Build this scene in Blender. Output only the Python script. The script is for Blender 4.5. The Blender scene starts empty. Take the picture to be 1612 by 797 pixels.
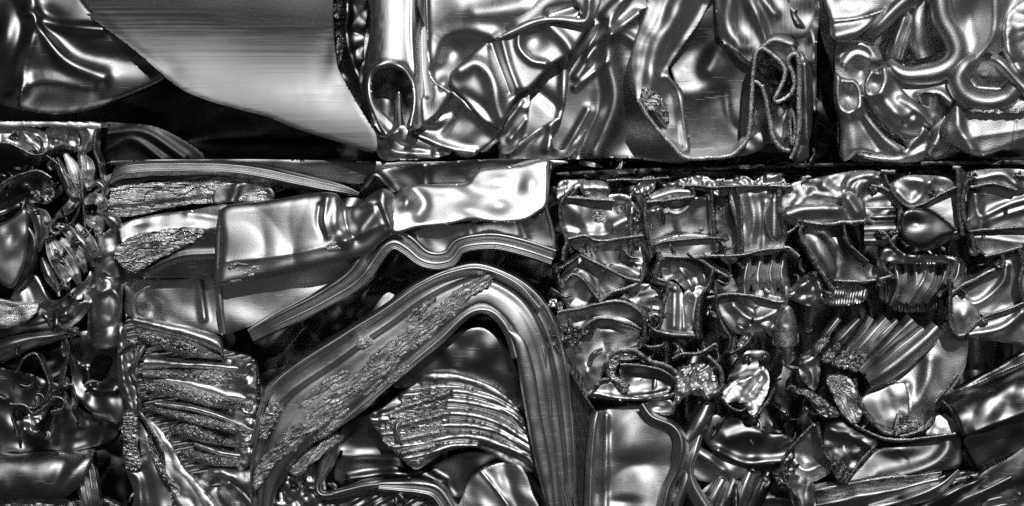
import bpy, math, random
import numpy as np

# ------------------------------------------------------------------ camera, sky, sun, exposure
S = 0.001            # one pixel of the photograph is one millimetre at the bale faces
D = 2800.0           # camera distance in the same unit
CX, CY = 806.0, 180.0
scene = bpy.context.scene
cam_d = bpy.data.cameras.new("camera")
cam = bpy.data.objects.new("camera", cam_d)
scene.collection.objects.link(cam)
cam.location = (0, -D * S, (398.5 - CY) * S)
cam.rotation_euler = (math.radians(90), 0, 0)
cam_d.sensor_width = 36.0
cam_d.lens = 36.0 * D / 1612.0
cam_d.shift_y = -(398.5 - CY) / 1612.0
cam_d.clip_end = 200.0
scene.camera = cam

SUN_EL, SUN_AZ = 34.0, 8.0      # azimuth: degrees to the right of the camera's back
world = bpy.data.worlds.new("World"); scene.world = world
world.use_nodes = True
nt = world.node_tree; nt.nodes.clear()
sky = nt.nodes.new("ShaderNodeTexSky"); sky.sky_type = 'NISHITA'
sky.sun_disc = False
sky.air_density = 0.2; sky.dust_density = 0.0; sky.altitude = 300.0
sky.sun_elevation = math.radians(SUN_EL)
sky.sun_rotation = math.radians(180.0 - SUN_AZ)
bw = nt.nodes.new("ShaderNodeSeparateColor")    # black-and-white photograph, taken as through a red filter
bg = nt.nodes.new("ShaderNodeBackground"); bg.inputs[1].default_value = 0.05
wo = nt.nodes.new("ShaderNodeOutputWorld")
nt.links.new(sky.outputs[0], bw.inputs[0]); nt.links.new(bw.outputs[0], bg.inputs[0]); nt.links.new(bg.outputs[0], wo.inputs[0])

sun_d = bpy.data.lights.new("sun", 'SUN'); sun_d.energy = 2.0; sun_d.angle = math.radians(0.6)
sun = bpy.data.objects.new("sun", sun_d); scene.collection.objects.link(sun)
e, a = math.radians(SUN_EL), math.radians(SUN_AZ)
sdir = (math.sin(a) * math.cos(e), -math.cos(a) * math.cos(e), math.sin(e))   # towards the sun
from mathutils import Vector
sun.rotation_euler = Vector(sdir).to_track_quat('Z', 'Y').to_euler()
sun.location = (0.6, -3, 3)

scene.view_settings.view_transform = 'Standard'
scene.view_settings.look = 'None'
scene.view_settings.exposure = -0.2
scene.view_settings.gamma = 1.0
scene.view_settings.use_curve_mapping = False
scene.render.engine = 'CYCLES'
scene.cycles.use_denoising = False
scene.cycles.max_bounces = 8
scene.cycles.glossy_bounces = 6
scene.cycles.sample_clamp_indirect = 6.0
scene.cycles.use_adaptive_sampling = False

# ------------------------------------------------------------------ materials
def metal(name, base=0.5, rough=0.26, grain=0.04, gscale=900, streak=0.0, sdir=(1, 40, 40), spots=0.3, wear=0.35,
          torn=0.0, tscale=(120, 120, 120), trot=0.0, metallic=1.0, wav=0.0):
    m = bpy.data.materials.new(name); m.use_nodes = True
    t = m.node_tree; N = t.nodes; Lk = t.links.new
    p = N["Principled BSDF"]
    p.inputs["Metallic"].default_value = metallic
    tc = N.new("ShaderNodeTexCoord")
    def noise(scale, detail=3, vec=None, rough_=0.55, dist=0.0):
        n = N.new("ShaderNodeTexNoise"); n.inputs["Scale"].default_value = scale
        n.inputs["Detail"].default_value = detail; n.inputs["Roughness"].default_value = rough_
        n.inputs["Distortion"].default_value = dist
        Lk(vec if vec is not None else tc.outputs["Object"], n.inputs["Vector"]); return n.outputs["Fac"]
    def ramp(src, a, b, va, vb):
        r = N.new("ShaderNodeMapRange"); r.inputs[1].default_value = a; r.inputs[2].default_value = b
        r.inputs[3].default_value = va; r.inputs[4].default_value = vb; Lk(src, r.inputs[0]); return r.outputs[0]
    def math_(op, x, y):
        n = N.new("ShaderNodeMath"); n.operation = op
        for i, v in enumerate((x, y)):
            if isinstance(v, (int, float)): n.inputs[i].default_value = v
            else: Lk(v, n.inputs[i])
        return n.outputs[0]
    # base colour: oxide clouding, small dirt specks
    big = noise(14, 4, dist=0.6)
    col = ramp(big, 0.35, 0.7, base * (1 + 0.12 * wear), base * (1 - 0.3 * wear))
    if spots > 0:
        sp = noise(260, 2); col = math_('MULTIPLY', col, ramp(sp, 0.70, 0.76, 1.0, 1.0 - spots))
        sp2 = noise(60, 5, dist=1.5); col = math_('MULTIPLY', col, ramp(sp2, 0.60, 0.72, 1.0, 1.0 - 0.6 * spots))
    ro = ramp(noise(32, 5, dist=0.8), 0.3, 0.75, rough * (1 - 0.14 * wear - 0.02), rough * (1 + 0.2 * wear + 0.02))
    h = None
    def addh(src, amt):
        nonlocal h
        x = math_('MULTIPLY', src, amt); h = x if h is None else math_('ADD', h, x)
    if grain > 0: addh(noise(gscale, 2), grain)
    # long scratches lying across each other
    for k, (rz, ry) in enumerate(((0.5, 0.3), (-0.9, 1.1))):
        mp = N.new("ShaderNodeMapping"); mp.inputs["Scale"].default_value = (24, 24, 600); mp.inputs["Rotation"].default_value = (rz, ry, k)
        Lk(tc.outputs["Object"], mp.inputs["Vector"])
        sc = ramp(noise(1.0, 1, mp.outputs[0]), 0.70, 0.74, 0.0, 1.0); addh(sc, -0.07 * wear)
    if streak > 0:
        mp = N.new("ShaderNodeMapping"); mp.inputs["Scale"].default_value = sdir
        Lk(tc.outputs["Object"], mp.inputs["Vector"])
        st = noise(10, 6, mp.outputs[0], 0.7); addh(st, streak)
        col = math_('MULTIPLY', col, ramp(st, 0.35, 0.65, 0.80, 1.10))
        ro = math_('ADD', ro, ramp(st, 0.3, 0.7, -0.05, 0.08))
    if wav > 0: addh(noise(45, 2), wav)
    if torn > 0:
        mr = N.new("ShaderNodeMapping"); mr.inputs["Rotation"].default_value = (0, trot, 0)
        Lk(tc.outputs["Object"], mr.inputs["Vector"])
        mp = N.new("ShaderNodeMapping"); mp.inputs["Scale"].default_value = tscale
        Lk(mr.outputs[0], mp.inputs["Vector"])
        tn = noise(1.0, 7, mp.outputs[0], 0.75, 0.7); addh(tn, torn)
        vo = N.new("ShaderNodeTexVoronoi"); vo.inputs["Scale"].default_value = 0.9; vo.inputs["Randomness"].default_value = 1.0
        Lk(mp.outputs[0], vo.inputs["Vector"])
        vh = N.new("ShaderNodeSeparateColor"); Lk(vo.outputs["Color"], vh.inputs[0])
        addh(vh.outputs[0], torn * 0.45)
        patch = ramp(noise(22, 3), 0.38, 0.6, 0.55, 1.0)
        col = math_('MULTIPLY', col, ramp(tn, 0.36, 0.60, 0.30, 1.2))
        col = math_('MULTIPLY', col, patch)
        ro = math_('ADD', ro, ramp(vh.outputs[1], 0.0, 1.0, 0.12, -0.12))
    Lk(col, p.inputs["Base Color"]); Lk(ro, p.inputs["Roughness"])
    b = N.new("ShaderNodeBump"); b.inputs["Strength"].default_value = 1.0; b.inputs["Distance"].default_value = 0.002
    Lk(h, b.inputs["Height"]); Lk(b.outputs[0], p.inputs["Normal"])
    if torn <= 0:                       # smooth sheet: a narrower-tailed metal reflection
        gl = N.new("ShaderNodeBsdfAnisotropic"); gl.distribution = 'BECKMANN'
        Lk(col, gl.inputs["Color"]); Lk(ro, gl.inputs["Roughness"]); Lk(b.outputs[0], gl.inputs["Normal"])
        mx = N.new("ShaderNodeMixShader"); mx.inputs[0].default_value = 0.42
        Lk(gl.outputs[0], mx.inputs[1]); Lk(p.outputs[0], mx.inputs[2])
        Lk(mx.outputs[0], N["Material Output"].inputs["Surface"])
    return m

M = {
 'alu':     metal('mill_aluminium', 0.58, 0.45, 0.08, 650, wav=0.06, spots=0.4),
 'bright':  metal('bright_aluminium', 0.78, 0.48, 0.08, 650, spots=0.2, wav=0.05),
 'frost':   metal('frosted_aluminium', 0.66, 0.48, 0.20, 600, spots=0.12, wear=0.25),
 'brush':   metal('brushed_aluminium', 0.36, 0.48, 0.012, streak=0.035, sdir=(0.10, 18, 30), spots=0.04, wear=0.08),
 'vbrush':  metal('drawn_aluminium', 0.58, 0.44, 0.03, streak=0.02, sdir=(30, 18, 0.4), spots=0.25, wav=0.05, wear=0.1),
 'dark':    metal('coat_and_shade_metal', 0.22, 0.38, 0.04, 650, spots=0.3, wav=0.04),  # dark coating on the creased sheet; on deep pieces, shade put into the colour
 'mid':     metal('dull_aluminium', 0.34, 0.46, 0.04, 600, spots=0.5, wear=0.8, wav=0.08),
 'black':   metal('gap_shade_metal', 0.06, 0.45, 0.03, wear=0.7),  # near-black colour paints in the shade of the gaps
 'torn':    metal('torn_aluminium', 0.72, 0.36, 0.05, torn=0.45, tscale=(70, 160, 420), trot=0.06),
 'tornd':   metal('torn_diagonal_aluminium', 0.78, 0.46, 0.05, torn=0.35, tscale=(80, 160, 360), trot=0.70),
 'tornv':   metal('torn_upright_aluminium', 0.72, 0.36, 0.05, torn=0.45, tscale=(380, 160, 80), trot=0.35),
 'cutb':    metal('bright_sawn_aluminium', 0.74, 0.40, 0.06, 700, torn=0.35, tscale=(300, 300, 300), spots=0.4),
 'cut':     metal('sawn_aluminium', 0.40, 0.36, 0.06, 700, torn=0.35, tscale=(260, 260, 260), spots=0.6),
}

# ------------------------------------------------------------------ geometry helpers
def P(x, y, d):
    """photograph position and depth behind the bale face (both in mm) -> world metres"""
    k = (1.0 + d / D) * S
    return np.stack([(x - CX) * k, d * S + 0 * x, (398.5 - CY) * S + (CY - y) * k], -1)

def cr(pts, n=6, closed=False):
    p = np.array(pts, float)
    if len(p) < 3: 
        t = np.linspace(0, 1, 2 * n)[:, None]; return p[0] * (1 - t) + p[-1] * t
    if closed: q = np.vstack([p[-1], p, p[0], p[1]])
    else: q = np.vstack([2 * p[0] - p[1], p, 2 * p[-1] - p[-2]])
    out = []
    t = np.linspace(0, 1, n, endpoint=False)[:, None]
    for i in range(1, len(q) - 2):
        a, b, c, d_ = q[i - 1], q[i], q[i + 1], q[i + 2]
        out.append(0.5 * (2 * b + (c - a) * t + (2 * a - 5 * b + 4 * c - d_) * t ** 2 + (3 * b - a - 3 * c + d_) * t ** 3))
    out = np.vstack(out)
    if not closed: out = np.vstack([out, p[-1]])
    return out

def pl_dist(x, y, poly, closed=False):
    """distance to a polyline, signed side, parameter 0..1"""
    seg = np.vstack([poly, poly[:1]]) if closed else poly
    L = np.concatenate([[0], np.cumsum(np.hypot(*(np.diff(seg[:, :2], axis=0).T)))])
    best = np.full(x.shape, 1e18); par = np.zeros(x.shape); side = np.ones(x.shape)
    for i in range(len(seg) - 1):
        ax, ay = seg[i, :2]; bx, by = seg[i + 1, :2]
        ux, uy = bx - ax, by - ay; l2 = ux * ux + uy * uy
        if l2 < 1e-9: continue
        t = np.clip(((x - ax) * ux + (y - ay) * uy) / l2, 0, 1)
        dx, dy = x - ax - t * ux, y - ay - t * uy
        d2 = dx * dx + dy * dy; m = d2 < best
        best = np.where(m, d2, best)
        par = np.where(m, (L[i] + t * math.sqrt(l2)) / L[-1], par)
        side = np.where(m, np.where(ux * dy - uy * dx > 0, 1.0, -1.0), side)
    return np.sqrt(best), side, par

def inside(x, y, poly):
    r = np.zeros(x.shape, bool); n = len(poly)
    for i in range(n):
        ax, ay = poly[i]; bx, by = poly[(i + 1) % n]
        if ay == by: continue
        c = ((ay > y) != (by > y)) & (x < (bx - ax) * (y - ay) / (by - ay) + ax)
        r ^= c
    return r

def waves(x, y, scale, seed, n=7):
    rs = np.random.RandomState(seed); h = np.zeros(np.shape(x))
    wx = np.sin(x / scale * 2.1 + y / scale * 1.3 + seed) * 0.5; wy = np.sin(y / scale * 1.9 - x / scale * 1.1 + seed * 2) * 0.5
    for i in range(n):
        an = rs.uniform(0, 6.283); k = rs.uniform(0.6, 1.7); ph = rs.uniform(0, 6.283)
        h = h + np.sin((np.cos(an) * x + np.sin(an) * y) / scale * k * 3 + ph + wx * np.cos(ph) + wy) / k
    return h / n * 1.6

def folds(x, y, scale, seed, n=4, ang=None, spread=1.5):
    """creased crumple: soft triangle waves with a warped domain"""
    rs = np.random.RandomState(seed); h = np.zeros(np.shape(x))
    w = waves(x, y, scale * 1.3, seed + 5) * 1.1
    for i in range(n):
        an = rs.uniform(0, 6.283) if ang is None else ang + rs.uniform(-spread, spread) * 0.5
        k = rs.uniform(0.7, 1.5); ph = rs.uniform(0, 6.283)
        s = np.sin((np.cos(an) * x + np.sin(an) * y) / scale * k * 1.8 + ph + w * rs.uniform(0.5, 1.4))
        h = h + (np.sqrt(s * s + 0.015) - 0.6) / k
    return h / n * 2.0

_VT = np.random.RandomState(77).rand(256, 256)
def vnoise(u, v, seed=0):
    iu = np.floor(u).astype(int); iv = np.floor(v).astype(int); fu = u - iu; fv = v - iv
    fu = fu * fu * (3 - 2 * fu); fv = fv * fv * (3 - 2 * fv)
    g = lambda a, b: _VT[(a + seed * 37) % 256, (b + seed * 91) % 256]
    return (g(iu, iv) * (1 - fu) + g(iu + 1, iv) * fu) * (1 - fv) + (g(iu, iv + 1) * (1 - fu) + g(iu + 1, iv + 1) * fu) * fv

def flakes(x, y, ang, along, across, seed=0):
    """long overlapping flakes of torn metal running along ang (degrees, image plane)"""
    c, s = math.cos(math.radians(ang)), math.sin(math.radians(ang))
    u, v = (x * c + y * s), (-x * s + y * c)
    v = v + 2.5 * (vnoise(u / along * 0.7, v / 14, seed + 3) - 0.5) * across
    h = 0.6 * vnoise(u / along, v / across, seed) + 0.3 * vnoise(u / along * 2.3, v / across * 2.1, seed + 1) + 0.2 * vnoise(u / 3.0, v / 2.2, seed + 2)
    saw = (v / across * 0.5 + vnoise(u / along, v / across * .6, seed + 5) * 1.5) % 1.0
    return h + 0.5 * saw - 0.8

def taper(v, par):
    if isinstance(v, (tuple, list)):
        return np.interp(par, np.linspace(0, 1, len(v)), v)
    return v

def height(x, y, feats, seed=1):
    """sum of relief features; positive = towards the camera"""
    h = np.zeros(x.shape)
    for f in feats:
        k = f[0]
        if k in 'rkts':
            pl = cr(f[1], 5); d_, sd, par = pl_dist(x, y, pl); w = taper(f[2], par); a_ = taper(f[3], par)
            if k == 'r':
                a_ = np.clip(a_, -0.95 * np.asarray(w), 0.95 * np.asarray(w))
                h = h + a_ * np.exp(-(d_ / w) ** 2)
            elif k == 'k': h = h + a_ * np.exp(-d_ / w)
            elif k == 't': h = np.maximum(h, h * 0.25 + a_ * np.sqrt(np.clip(1 - (d_ / w) ** 2, 0, 1))) if a_ is not None else h
            else: h = h + a_ * 0.5 * (1 + np.tanh(-sd * d_ / w))
        elif k == 'b':
            _, bx, by, rx, ry, an, a_ = f
            c, s = math.cos(math.radians(an)), math.sin(math.radians(an))
            u = ((x - bx) * c + (y - by) * s) / rx; v = (-(x - bx) * s + (y - by) * c) / ry
            h = h + a_ * np.exp(-(u * u + v * v))
        elif k == 'p':
            h = h + f[1] * (x - f[3]) + f[2] * (y - f[4])
        elif k == 'w':
            an = math.radians(f[1]); u = x * math.cos(an) + y * math.sin(an)
            s = np.sin(u / f[2] * 6.283 + (f[4] if len(f) > 4 else 0) + waves(x, y, f[2] * 5, seed) * 0.7)
            h = h + f[3] * (np.sqrt(s * s + 0.03))
        elif k == 'c':       # cylinder: axis through (x,y) at angle, radius, keeps its own round
            _, ax, ay, an, R, a_ = f
            an = math.radians(an); v = -(x - ax) * math.sin(an) + (y - ay) * math.cos(an)
            h = h + a_ * (np.sqrt(np.clip(1 - (v / R) ** 2, 0.0, 1)))
        elif k == 'a': h = h + f[4] * flakes(x, y, f[1], f[2], f[3], seed % 50)
        elif k == 'n': h = h + f[2] * waves(x, y, f[1], seed + (f[3] if len(f) > 3 else 0))
        elif k == 'f': h = h + f[2] * folds(x, y, f[1], seed + (f[3] if len(f) > 3 else 0), 4, math.radians(f[4]) if len(f) > 4 else None, 0.9)
    return h

def build(name, verts, quads, mats, parent, midx=None, smooth=True, tris=None):
    me = bpy.data.meshes.new(name)
    verts = np.asarray(verts, np.float32); quads = np.asarray(quads, np.int32)
    me.vertices.add(len(verts)); me.vertices.foreach_set('co', verts.ravel())
    nq = len(quads)
    me.loops.add(nq * 4); me.loops.foreach_set('vertex_index', quads.ravel())
    me.polygons.add(nq)
    me.polygons.foreach_set('loop_start', np.arange(nq, dtype=np.int32) * 4)
    me.polygons.foreach_set('loop_total', np.full(nq, 4, np.int32))
    me.polygons.foreach_set('use_smooth', np.full(nq, smooth, bool))
    for m in (mats if isinstance(mats, (list, tuple)) else [mats]):
        me.materials.append(M[m])
    if midx is not None: me.polygons.foreach_set('material_index', np.asarray(midx, np.int32))
    me.update(calc_edges=True); me.validate()
    o = bpy.data.objects.new(name, me); scene.collection.objects.link(o)
    if parent is not None:
        o.parent = parent
        o.matrix_parent_inverse = ROOTINV[parent.name] if parent.name in ROOTINV else parent.matrix_world.inverted()
    return o
ROOTINV = {}
SEED = [10]
def nseed():
    SEED[0] += 7; return SEED[0]

def lab(o, label):
    if label: o['label'] = label
    return o

def relief(name, parent, outline, feats=(), d0=0.0, mat='alu', res=2.2, roll=(5, 3), sk=16, label=None, smooth=True, seed=None, edge=None, rim=1.0, jag=0.0):
    """a pressed sheet: outline in the face plane, relief features in depth, turned-back rim, sheet edge"""
    seed = nseed() if seed is None else seed
    poly = cr(outline, 7, True) if smooth else np.array(outline, float)
    if jag:
        rs = np.random.RandomState(seed); seg = []
        for i in range(len(poly)):
            a_, b_ = poly[i], poly[(i + 1) % len(poly)]; n = max(1, int(np.hypot(*(b_ - a_)) / 4))
            for t in range(n): seg.append(a_ + (b_ - a_) * t / n + rs.normal(0, jag, 2))
        poly = np.array(seg)
    x0, y0 = poly.min(0) - 2 * res; x1, y1 = poly.max(0) + 2 * res
    gx = np.arange(x0, x1 + res, res); gy = np.arange(y0, y1 + res, res)
    X, Y = np.meshgrid(gx, gy)
    dist, _, _ = pl_dist(X, Y, poly, True)
    sd = np.where(inside(X, Y, poly), dist, -dist)
    keep = (sd[:-1, :-1] > -res * 0.6) & (sd[1:, :-1] > -res * 0.6) & (sd[:-1, 1:] > -res * 0.6) & (sd[1:, 1:] > -res * 0.6)
    # snap rim vertices onto the outline
    gyy, gxx = np.gradient(sd, res); g = np.hypot(gxx, gyy) + 1e-6
    sn = (np.abs(sd) < res * 0.62)
    Xs = np.where(sn, X - sd * gxx / g ** 2 * np.minimum(g, 1), X); Ys = np.where(sn, Y - sd * gyy / g ** 2 * np.minimum(g, 1), Y)
    sdc = np.clip(np.where(sn, 0, sd), 0, None)
    H = height(Xs, Ys, feats, seed)
    if roll[0] > 0:
        u = np.clip(1 - sdc / roll[0], 0, 1); H = H - 0.65 * roll[1] * (1 - np.sqrt(np.clip(1 - u * u * 0.98, 0, 1))) + 0.8 * np.exp(-(sdc / 1.5) ** 2)
    V = P(Xs, Ys, d0 - H)
    idx = -np.ones(X.shape, int)
    use = np.zeros(X.shape, bool)
    use[:-1, :-1] |= keep; use[1:, :-1] |= keep; use[:-1, 1:] |= keep; use[1:, 1:] |= keep
    nv = use.sum(); idx[use] = np.arange(nv)
    q = np.stack([idx[:-1, :-1][keep], idx[1:, :-1][keep], idx[1:, 1:][keep], idx[:-1, 1:][keep]], -1)
    verts = V[use]
    # rim skirt
    ed = np.concatenate([q[:, [0, 1]], q[:, [1, 2]], q[:, [2, 3]], q[:, [3, 0]]])
    key = {}
    es = np.sort(ed, 1); code = es[:, 0].astype(np.int64) * (nv + 1) + es[:, 1]
    u_, inv, cnt = np.unique(code, return_inverse=True, return_counts=True)
    b = ed[cnt[inv] == 1]
    bv = np.unique(b); mp = -np.ones(nv, int); mp[bv] = nv + np.arange(len(bv))
    back = verts[bv].copy(); back[:, 1] += sk * S
    kk = np.repeat(np.arange(len(bv)), 1)
    sq = np.stack([b[:, 1], b[:, 0], mp[b[:, 0]], mp[b[:, 1]]], -1)
    # duplicate the rim so it shades as a crisp edge
    rimv = verts[bv]; mp2 = -np.ones(nv, int); mp2[bv] = nv + len(bv) + np.arange(len(bv))
    sq[:, 0] = mp2[b[:, 1]]; sq[:, 1] = mp2[b[:, 0]]
    allv = np.vstack([verts, back, rimv])
    mats = [mat, edge or mat]
    midx = np.concatenate([np.zeros(len(q), int), np.ones(len(sq), int)])
    return lab(build(name, allv, np.vstack([q, sq]), mats, parent, midx, smooth=not (mat.startswith('torn') or mat == 'cut')), label)

def grid_solid(name, G, t, mats, parent, closed_u=False, tdir=None, label=None, edge=True, smooth=True):
    """G: n x m x 3 front surface; give it a back, t metres behind along tdir, and side edges"""
    n, m, _ = G.shape
    B = G + (np.array([0, t, 0]) if tdir is None else tdir * t)
    verts = [G.reshape(-1, 3), B.reshape(-1, 3)]; N = n * m
    i, j = np.meshgrid(np.arange(n - 1), np.arange(m - 1), indexing='ij'); i = i.ravel(); j = j.ravel()
    a = i * m + j; q1 = np.stack([a, a + 1, a + m + 1, a + m], -1); q2 = q1[:, ::-1] + N
    qs = [q1, q2]; mi = [np.zeros(len(q1), int), np.zeros(len(q2), int)]
    off = 2 * N
    for line, flip in ((np.arange(m), 0), ((n - 1) * m + np.arange(m), 1), (np.arange(n) * m, 1), (np.arange(n) * m + m - 1, 0)):
        k = len(line)
        verts.append(G.reshape(-1, 3)[line]); verts.append(B.reshape(-1, 3)[line])
        s = off + np.arange(k - 1); qq = np.stack([s, s + k, s + k + 1, s + 1], -1)
        if flip: qq = qq[:, ::-1]
        qs.append(qq); mi.append(np.ones(len(qq), int)); off += 2 * k
    return lab(build(name, np.vstack(verts), np.vstack(qs), mats, parent, np.concatenate(mi), smooth=smooth), label)

def rs_path(path, step):
    p = np.asarray(path, float)
    l = np.concatenate([[0], np.cumsum(np.hypot(np.diff(p[:, 0]), np.diff(p[:, 1])))])
    n = max(4, int(l[-1] / step)); s = np.linspace(0, l[-1], n)
    return np.stack([np.interp(s, l, p[:, k]) for k in range(p.shape[1])], -1)

def normals2(p):
    t = np.gradient(p[:, :2], axis=0); t /= (np.hypot(t[:, 0], t[:, 1])[:, None] + 1e-9)
    return np.stack([-t[:, 1], t[:, 0]], -1)

def band(name, parent, path, prof, mat='alu', scale=1.0, step=3.0, pn=5, d0=0.0, t=3.0, rough=0.0, nz=0.0, nscale=30, label=None, edge=None, linear=False, seed=None):
    """a profile swept along a path that lies in the face: path (x,y[,d]), prof (offset,height towards camera)"""
    seed = nseed() if seed is None else seed
    pth = np.array([tuple(p) + (0,) * (3 - len(p)) for p in path], float)
    p = rs_path(cr(pth, 8), step); nrm = normals2(p)
    pr = np.array(prof, float) if linear else cr(prof, pn)
    if linear:
        pr = rs_path(pr, 1.5) if len(pr) < 60 else pr
    par = np.linspace(0, 1, len(p)); sc = taper(scale, par); sc = np.broadcast_to(sc, par.shape)
    X = p[:, None, 0] + nrm[:, None, 0] * pr[None, :, 0] * sc[:, None]
    Y = p[:, None, 1] + nrm[:, None, 1] * pr[None, :, 0] * sc[:, None]
    H = pr[None, :, 1] * (0.4 + 0.6 * sc[:, None]) - p[:, None, 2]
    if nz: 
        wn = waves(X, Y, nscale, seed); H = H + nz * wn
        X = X + nz * 0.35 * waves(X, Y, nscale * 1.2, seed + 3); Y = Y + nz * 0.35 * waves(X, Y, nscale * 1.2, seed + 4)
    if rough:
        rs = np.random.RandomState(seed); H = H + rs.normal(0, rough, H.shape)
    G = P(X, Y, d0 - H)
    return grid_solid(name, G, t * S, [mat, edge or mat], parent, label=label)

def loft(name, parent, ea, eb, prof, mat='alu', d0=0.0, step=3.0, pn=5, t=4.0, nz=0.0, nscale=30, rough=0.0, label=None, edge=None, linear=False, seed=None, feats=None, tr=(0.0, 1.0)):
    """a strip that runs between two edges; prof: (fraction across, height towards camera)"""
    seed = nseed() if seed is None else seed
    f = lambda e: cr([tuple(p) + (0,) * (3 - len(p)) for p in e], 8)
    a_, b_ = f(ea), f(eb)
    la = np.hypot(np.diff(a_[:, 0]), np.diff(a_[:, 1])).sum(); lb = np.hypot(np.diff(b_[:, 0]), np.diff(b_[:, 1])).sum()
    n = max(5, int(max(la, lb) / step))
    def rs_(p):
        l = np.concatenate([[0], np.cumsum(np.hypot(np.diff(p[:, 0]), np.diff(p[:, 1])) + 1e-6)]); s_ = np.linspace(0, l[-1], n)
        return np.stack([np.interp(s_, l, p[:, k]) for k in range(3)], -1)
    a_, b_ = rs_(a_), rs_(b_)
    wid = np.hypot(*(a_ - b_)[:, :2].T).mean()
    pr = np.array(prof, float)
    if linear:
        tt = np.unique(np.concatenate([np.linspace(pr[0, 0], pr[-1, 0], max(4, int(wid / 2))), pr[:, 0]])); pr = np.stack([tt, np.interp(tt, pr[:, 0], pr[:, 1])], -1)
    else: pr = cr(pr, pn)
    T = pr[None, :, 0]
    X = a_[:, None, 0] * (1 - T) + b_[:, None, 0] * T; Y = a_[:, None, 1] * (1 - T) + b_[:, None, 1] * T
    H = pr[None, :, 1] - (a_[:, None, 2] * (1 - T) + b_[:, None, 2] * T)
    if feats: H = H + height(X, Y, feats, seed)
    if nz:
        H = H + nz * waves(X, Y, nscale, seed); X = X + nz * 0.3 * waves(X, Y, nscale, seed + 3); Y = Y + nz * 0.3 * waves(X, Y, nscale, seed + 4)
    if rough: H = H + np.random.RandomState(seed).normal(0, rough, H.shape)
    return grid_solid(name, P(X, Y, d0 - H), t * S, [mat, edge or mat], parent, label=label, smooth=not mat.startswith('torn'))

def wall(name, parent, path, t=6.0, L=60.0, drift=(0, 0), crump=5.0, mat='alu', d0=0.0, step=1.9, closed=False, label=None, burr=1.0, cut='cut', seed=None, smooth=True, cn=0.75):
    """wall of an extruded profile seen end-on: runs back from its sawn front edge"""
    seed = nseed() if seed is None else seed
    rs = np.random.RandomState(seed)
    pp = [tuple(q[:2]) for q in path]
    base = cr(pp, 6, closed) if smooth else np.array(pp, float)
    if closed: base = np.vstack([base, base[:1]])
    p = rs_path(base, step); n = len(p)
    s = np.arange(n) * step
    wob = np.stack([waves(s, 0 * s, 16, seed + 1), waves(s, 0 * s, 16, seed + 2)], -1) * cn
    p = p + wob * (0 if closed else 1)
    nrm = normals2(p)
    if closed: nrm[0] = nrm[-1] = (nrm[0] + nrm[-1]) / 2
    m = 9; dep = L * np.linspace(0, 1, m) ** 1.3
    W = np.zeros((n, m))
    for j in range(m):
        W[:, j] = crump * (dep[j] / max(L, 1)) ** 0.8 * folds(s + 3 * j, np.full(n, dep[j] * 1.2), 26, seed + 11)
    fr = np.linspace(0, 1, m)
    jagd = 0.5 * burr * waves(s, 0 * s, 11, seed + 6)
    t0 = t * 0.72
    def side(off):
        X = p[:, None, 0] + nrm[:, None, 0] * (off + W) + drift[0] * fr[None, :]
        Y = p[:, None, 1] + nrm[:, None, 1] * (off + W) + drift[1] * fr[None, :]
        Z = d0 + dep[None, :] + jagd[:, None] * (1 - fr[None, :])
        return P(X, Y, Z)
    A_, B_ = side(-t0 / 2), side(t0 / 2)
    N = n * m
    i, j = np.meshgrid(np.arange(n - 1), np.arange(m - 1), indexing='ij'); i = i.ravel(); j = j.ravel()
    a_ = i * m + j; q1 = np.stack([a_, a_ + 1, a_ + m + 1, a_ + m], -1); q2 = q1[:, ::-1] + N
    qs = [q1, q2]
    for row in (0, n - 1):                      # end faces
        r = row * m + np.arange(m - 1); qs.append(np.stack([r, r + 1, r + 1 + N, r + N], -1))
    w = build(name, np.vstack([A_.reshape(-1, 3), B_.reshape(-1, 3)]), np.vstack(qs), mat, parent)
    lab(w, label)
    # sawn edge: slightly proud, burred
    k = 5; off = np.linspace(-1, 1, k)
    t = t * 0.72 * (1 + 0.14 * waves(s, 0 * s, 60, seed + 9))
    bl = t / 2 + 0.2 + burr * np.abs(rs.normal(0, 0.35, n)); br = t / 2 + 0.2 + burr * np.abs(rs.normal(0, 0.35, n))
    O = np.where(off[None, :] < 0, off[None, :] * bl[:, None], off[None, :] * br[:, None])
    X = p[:, None, 0] + nrm[:, None, 0] * O; Y = p[:, None, 1] + nrm[:, None, 1] * O
    dome = 0.8 - 1.0 * np.abs(off[None, :]) ** 3
    H = dome + rs.normal(0, 0.07, O.shape) * burr - jagd[:, None] + 0.9
    if closed:
        X[-1] = X[0]; Y[-1] = Y[0]; H[-1] = H[0]
    G = P(X, Y, d0 - H)
    c = grid_solid('cut_edge', G, 2.2 * S, [cut, cut], w)
    return w

def bale(name, label, x, y, group='pressed bales of scrap metal in two stacked rows'):
    o = bpy.data.objects.new(name, None); scene.collection.objects.link(o)
    o.location = Vector(P(np.array(float(x)), np.array(float(y)), np.array(250.0)))
    o['label'] = label; o['category'] = 'scrap bale'; o['group'] = group
    o.empty_display_size = 0.1
    from mathutils import Matrix
    ROOTINV[o.name] = Matrix.Translation(-o.location)
    return o

def box(name, parent, x0, x1, y0, y1, d_a, d_b, mat='black'):  # near-black default colour carries the shade between bales
    """lumpy core of a bale, packed scrap seen only in the gaps"""
    xs = np.array([x0, x1, x1, x0, x0, x1, x1, x0], float); ys = np.array([y0, y0, y1, y1] * 2, float)
    ds = np.array([d_a] * 4 + [d_b] * 4, float)
    k = S
    V = np.stack([(xs - CX) * k, ds * S, (398.5 - ys) * k], -1)
    q = [(0, 1, 2, 3), (5, 4, 7, 6), (4, 0, 3, 7), (1, 5, 6, 2), (4, 5, 1, 0), (3, 2, 6, 7)]
    return build(name, V, q, mat, parent, smooth=False)

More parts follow.
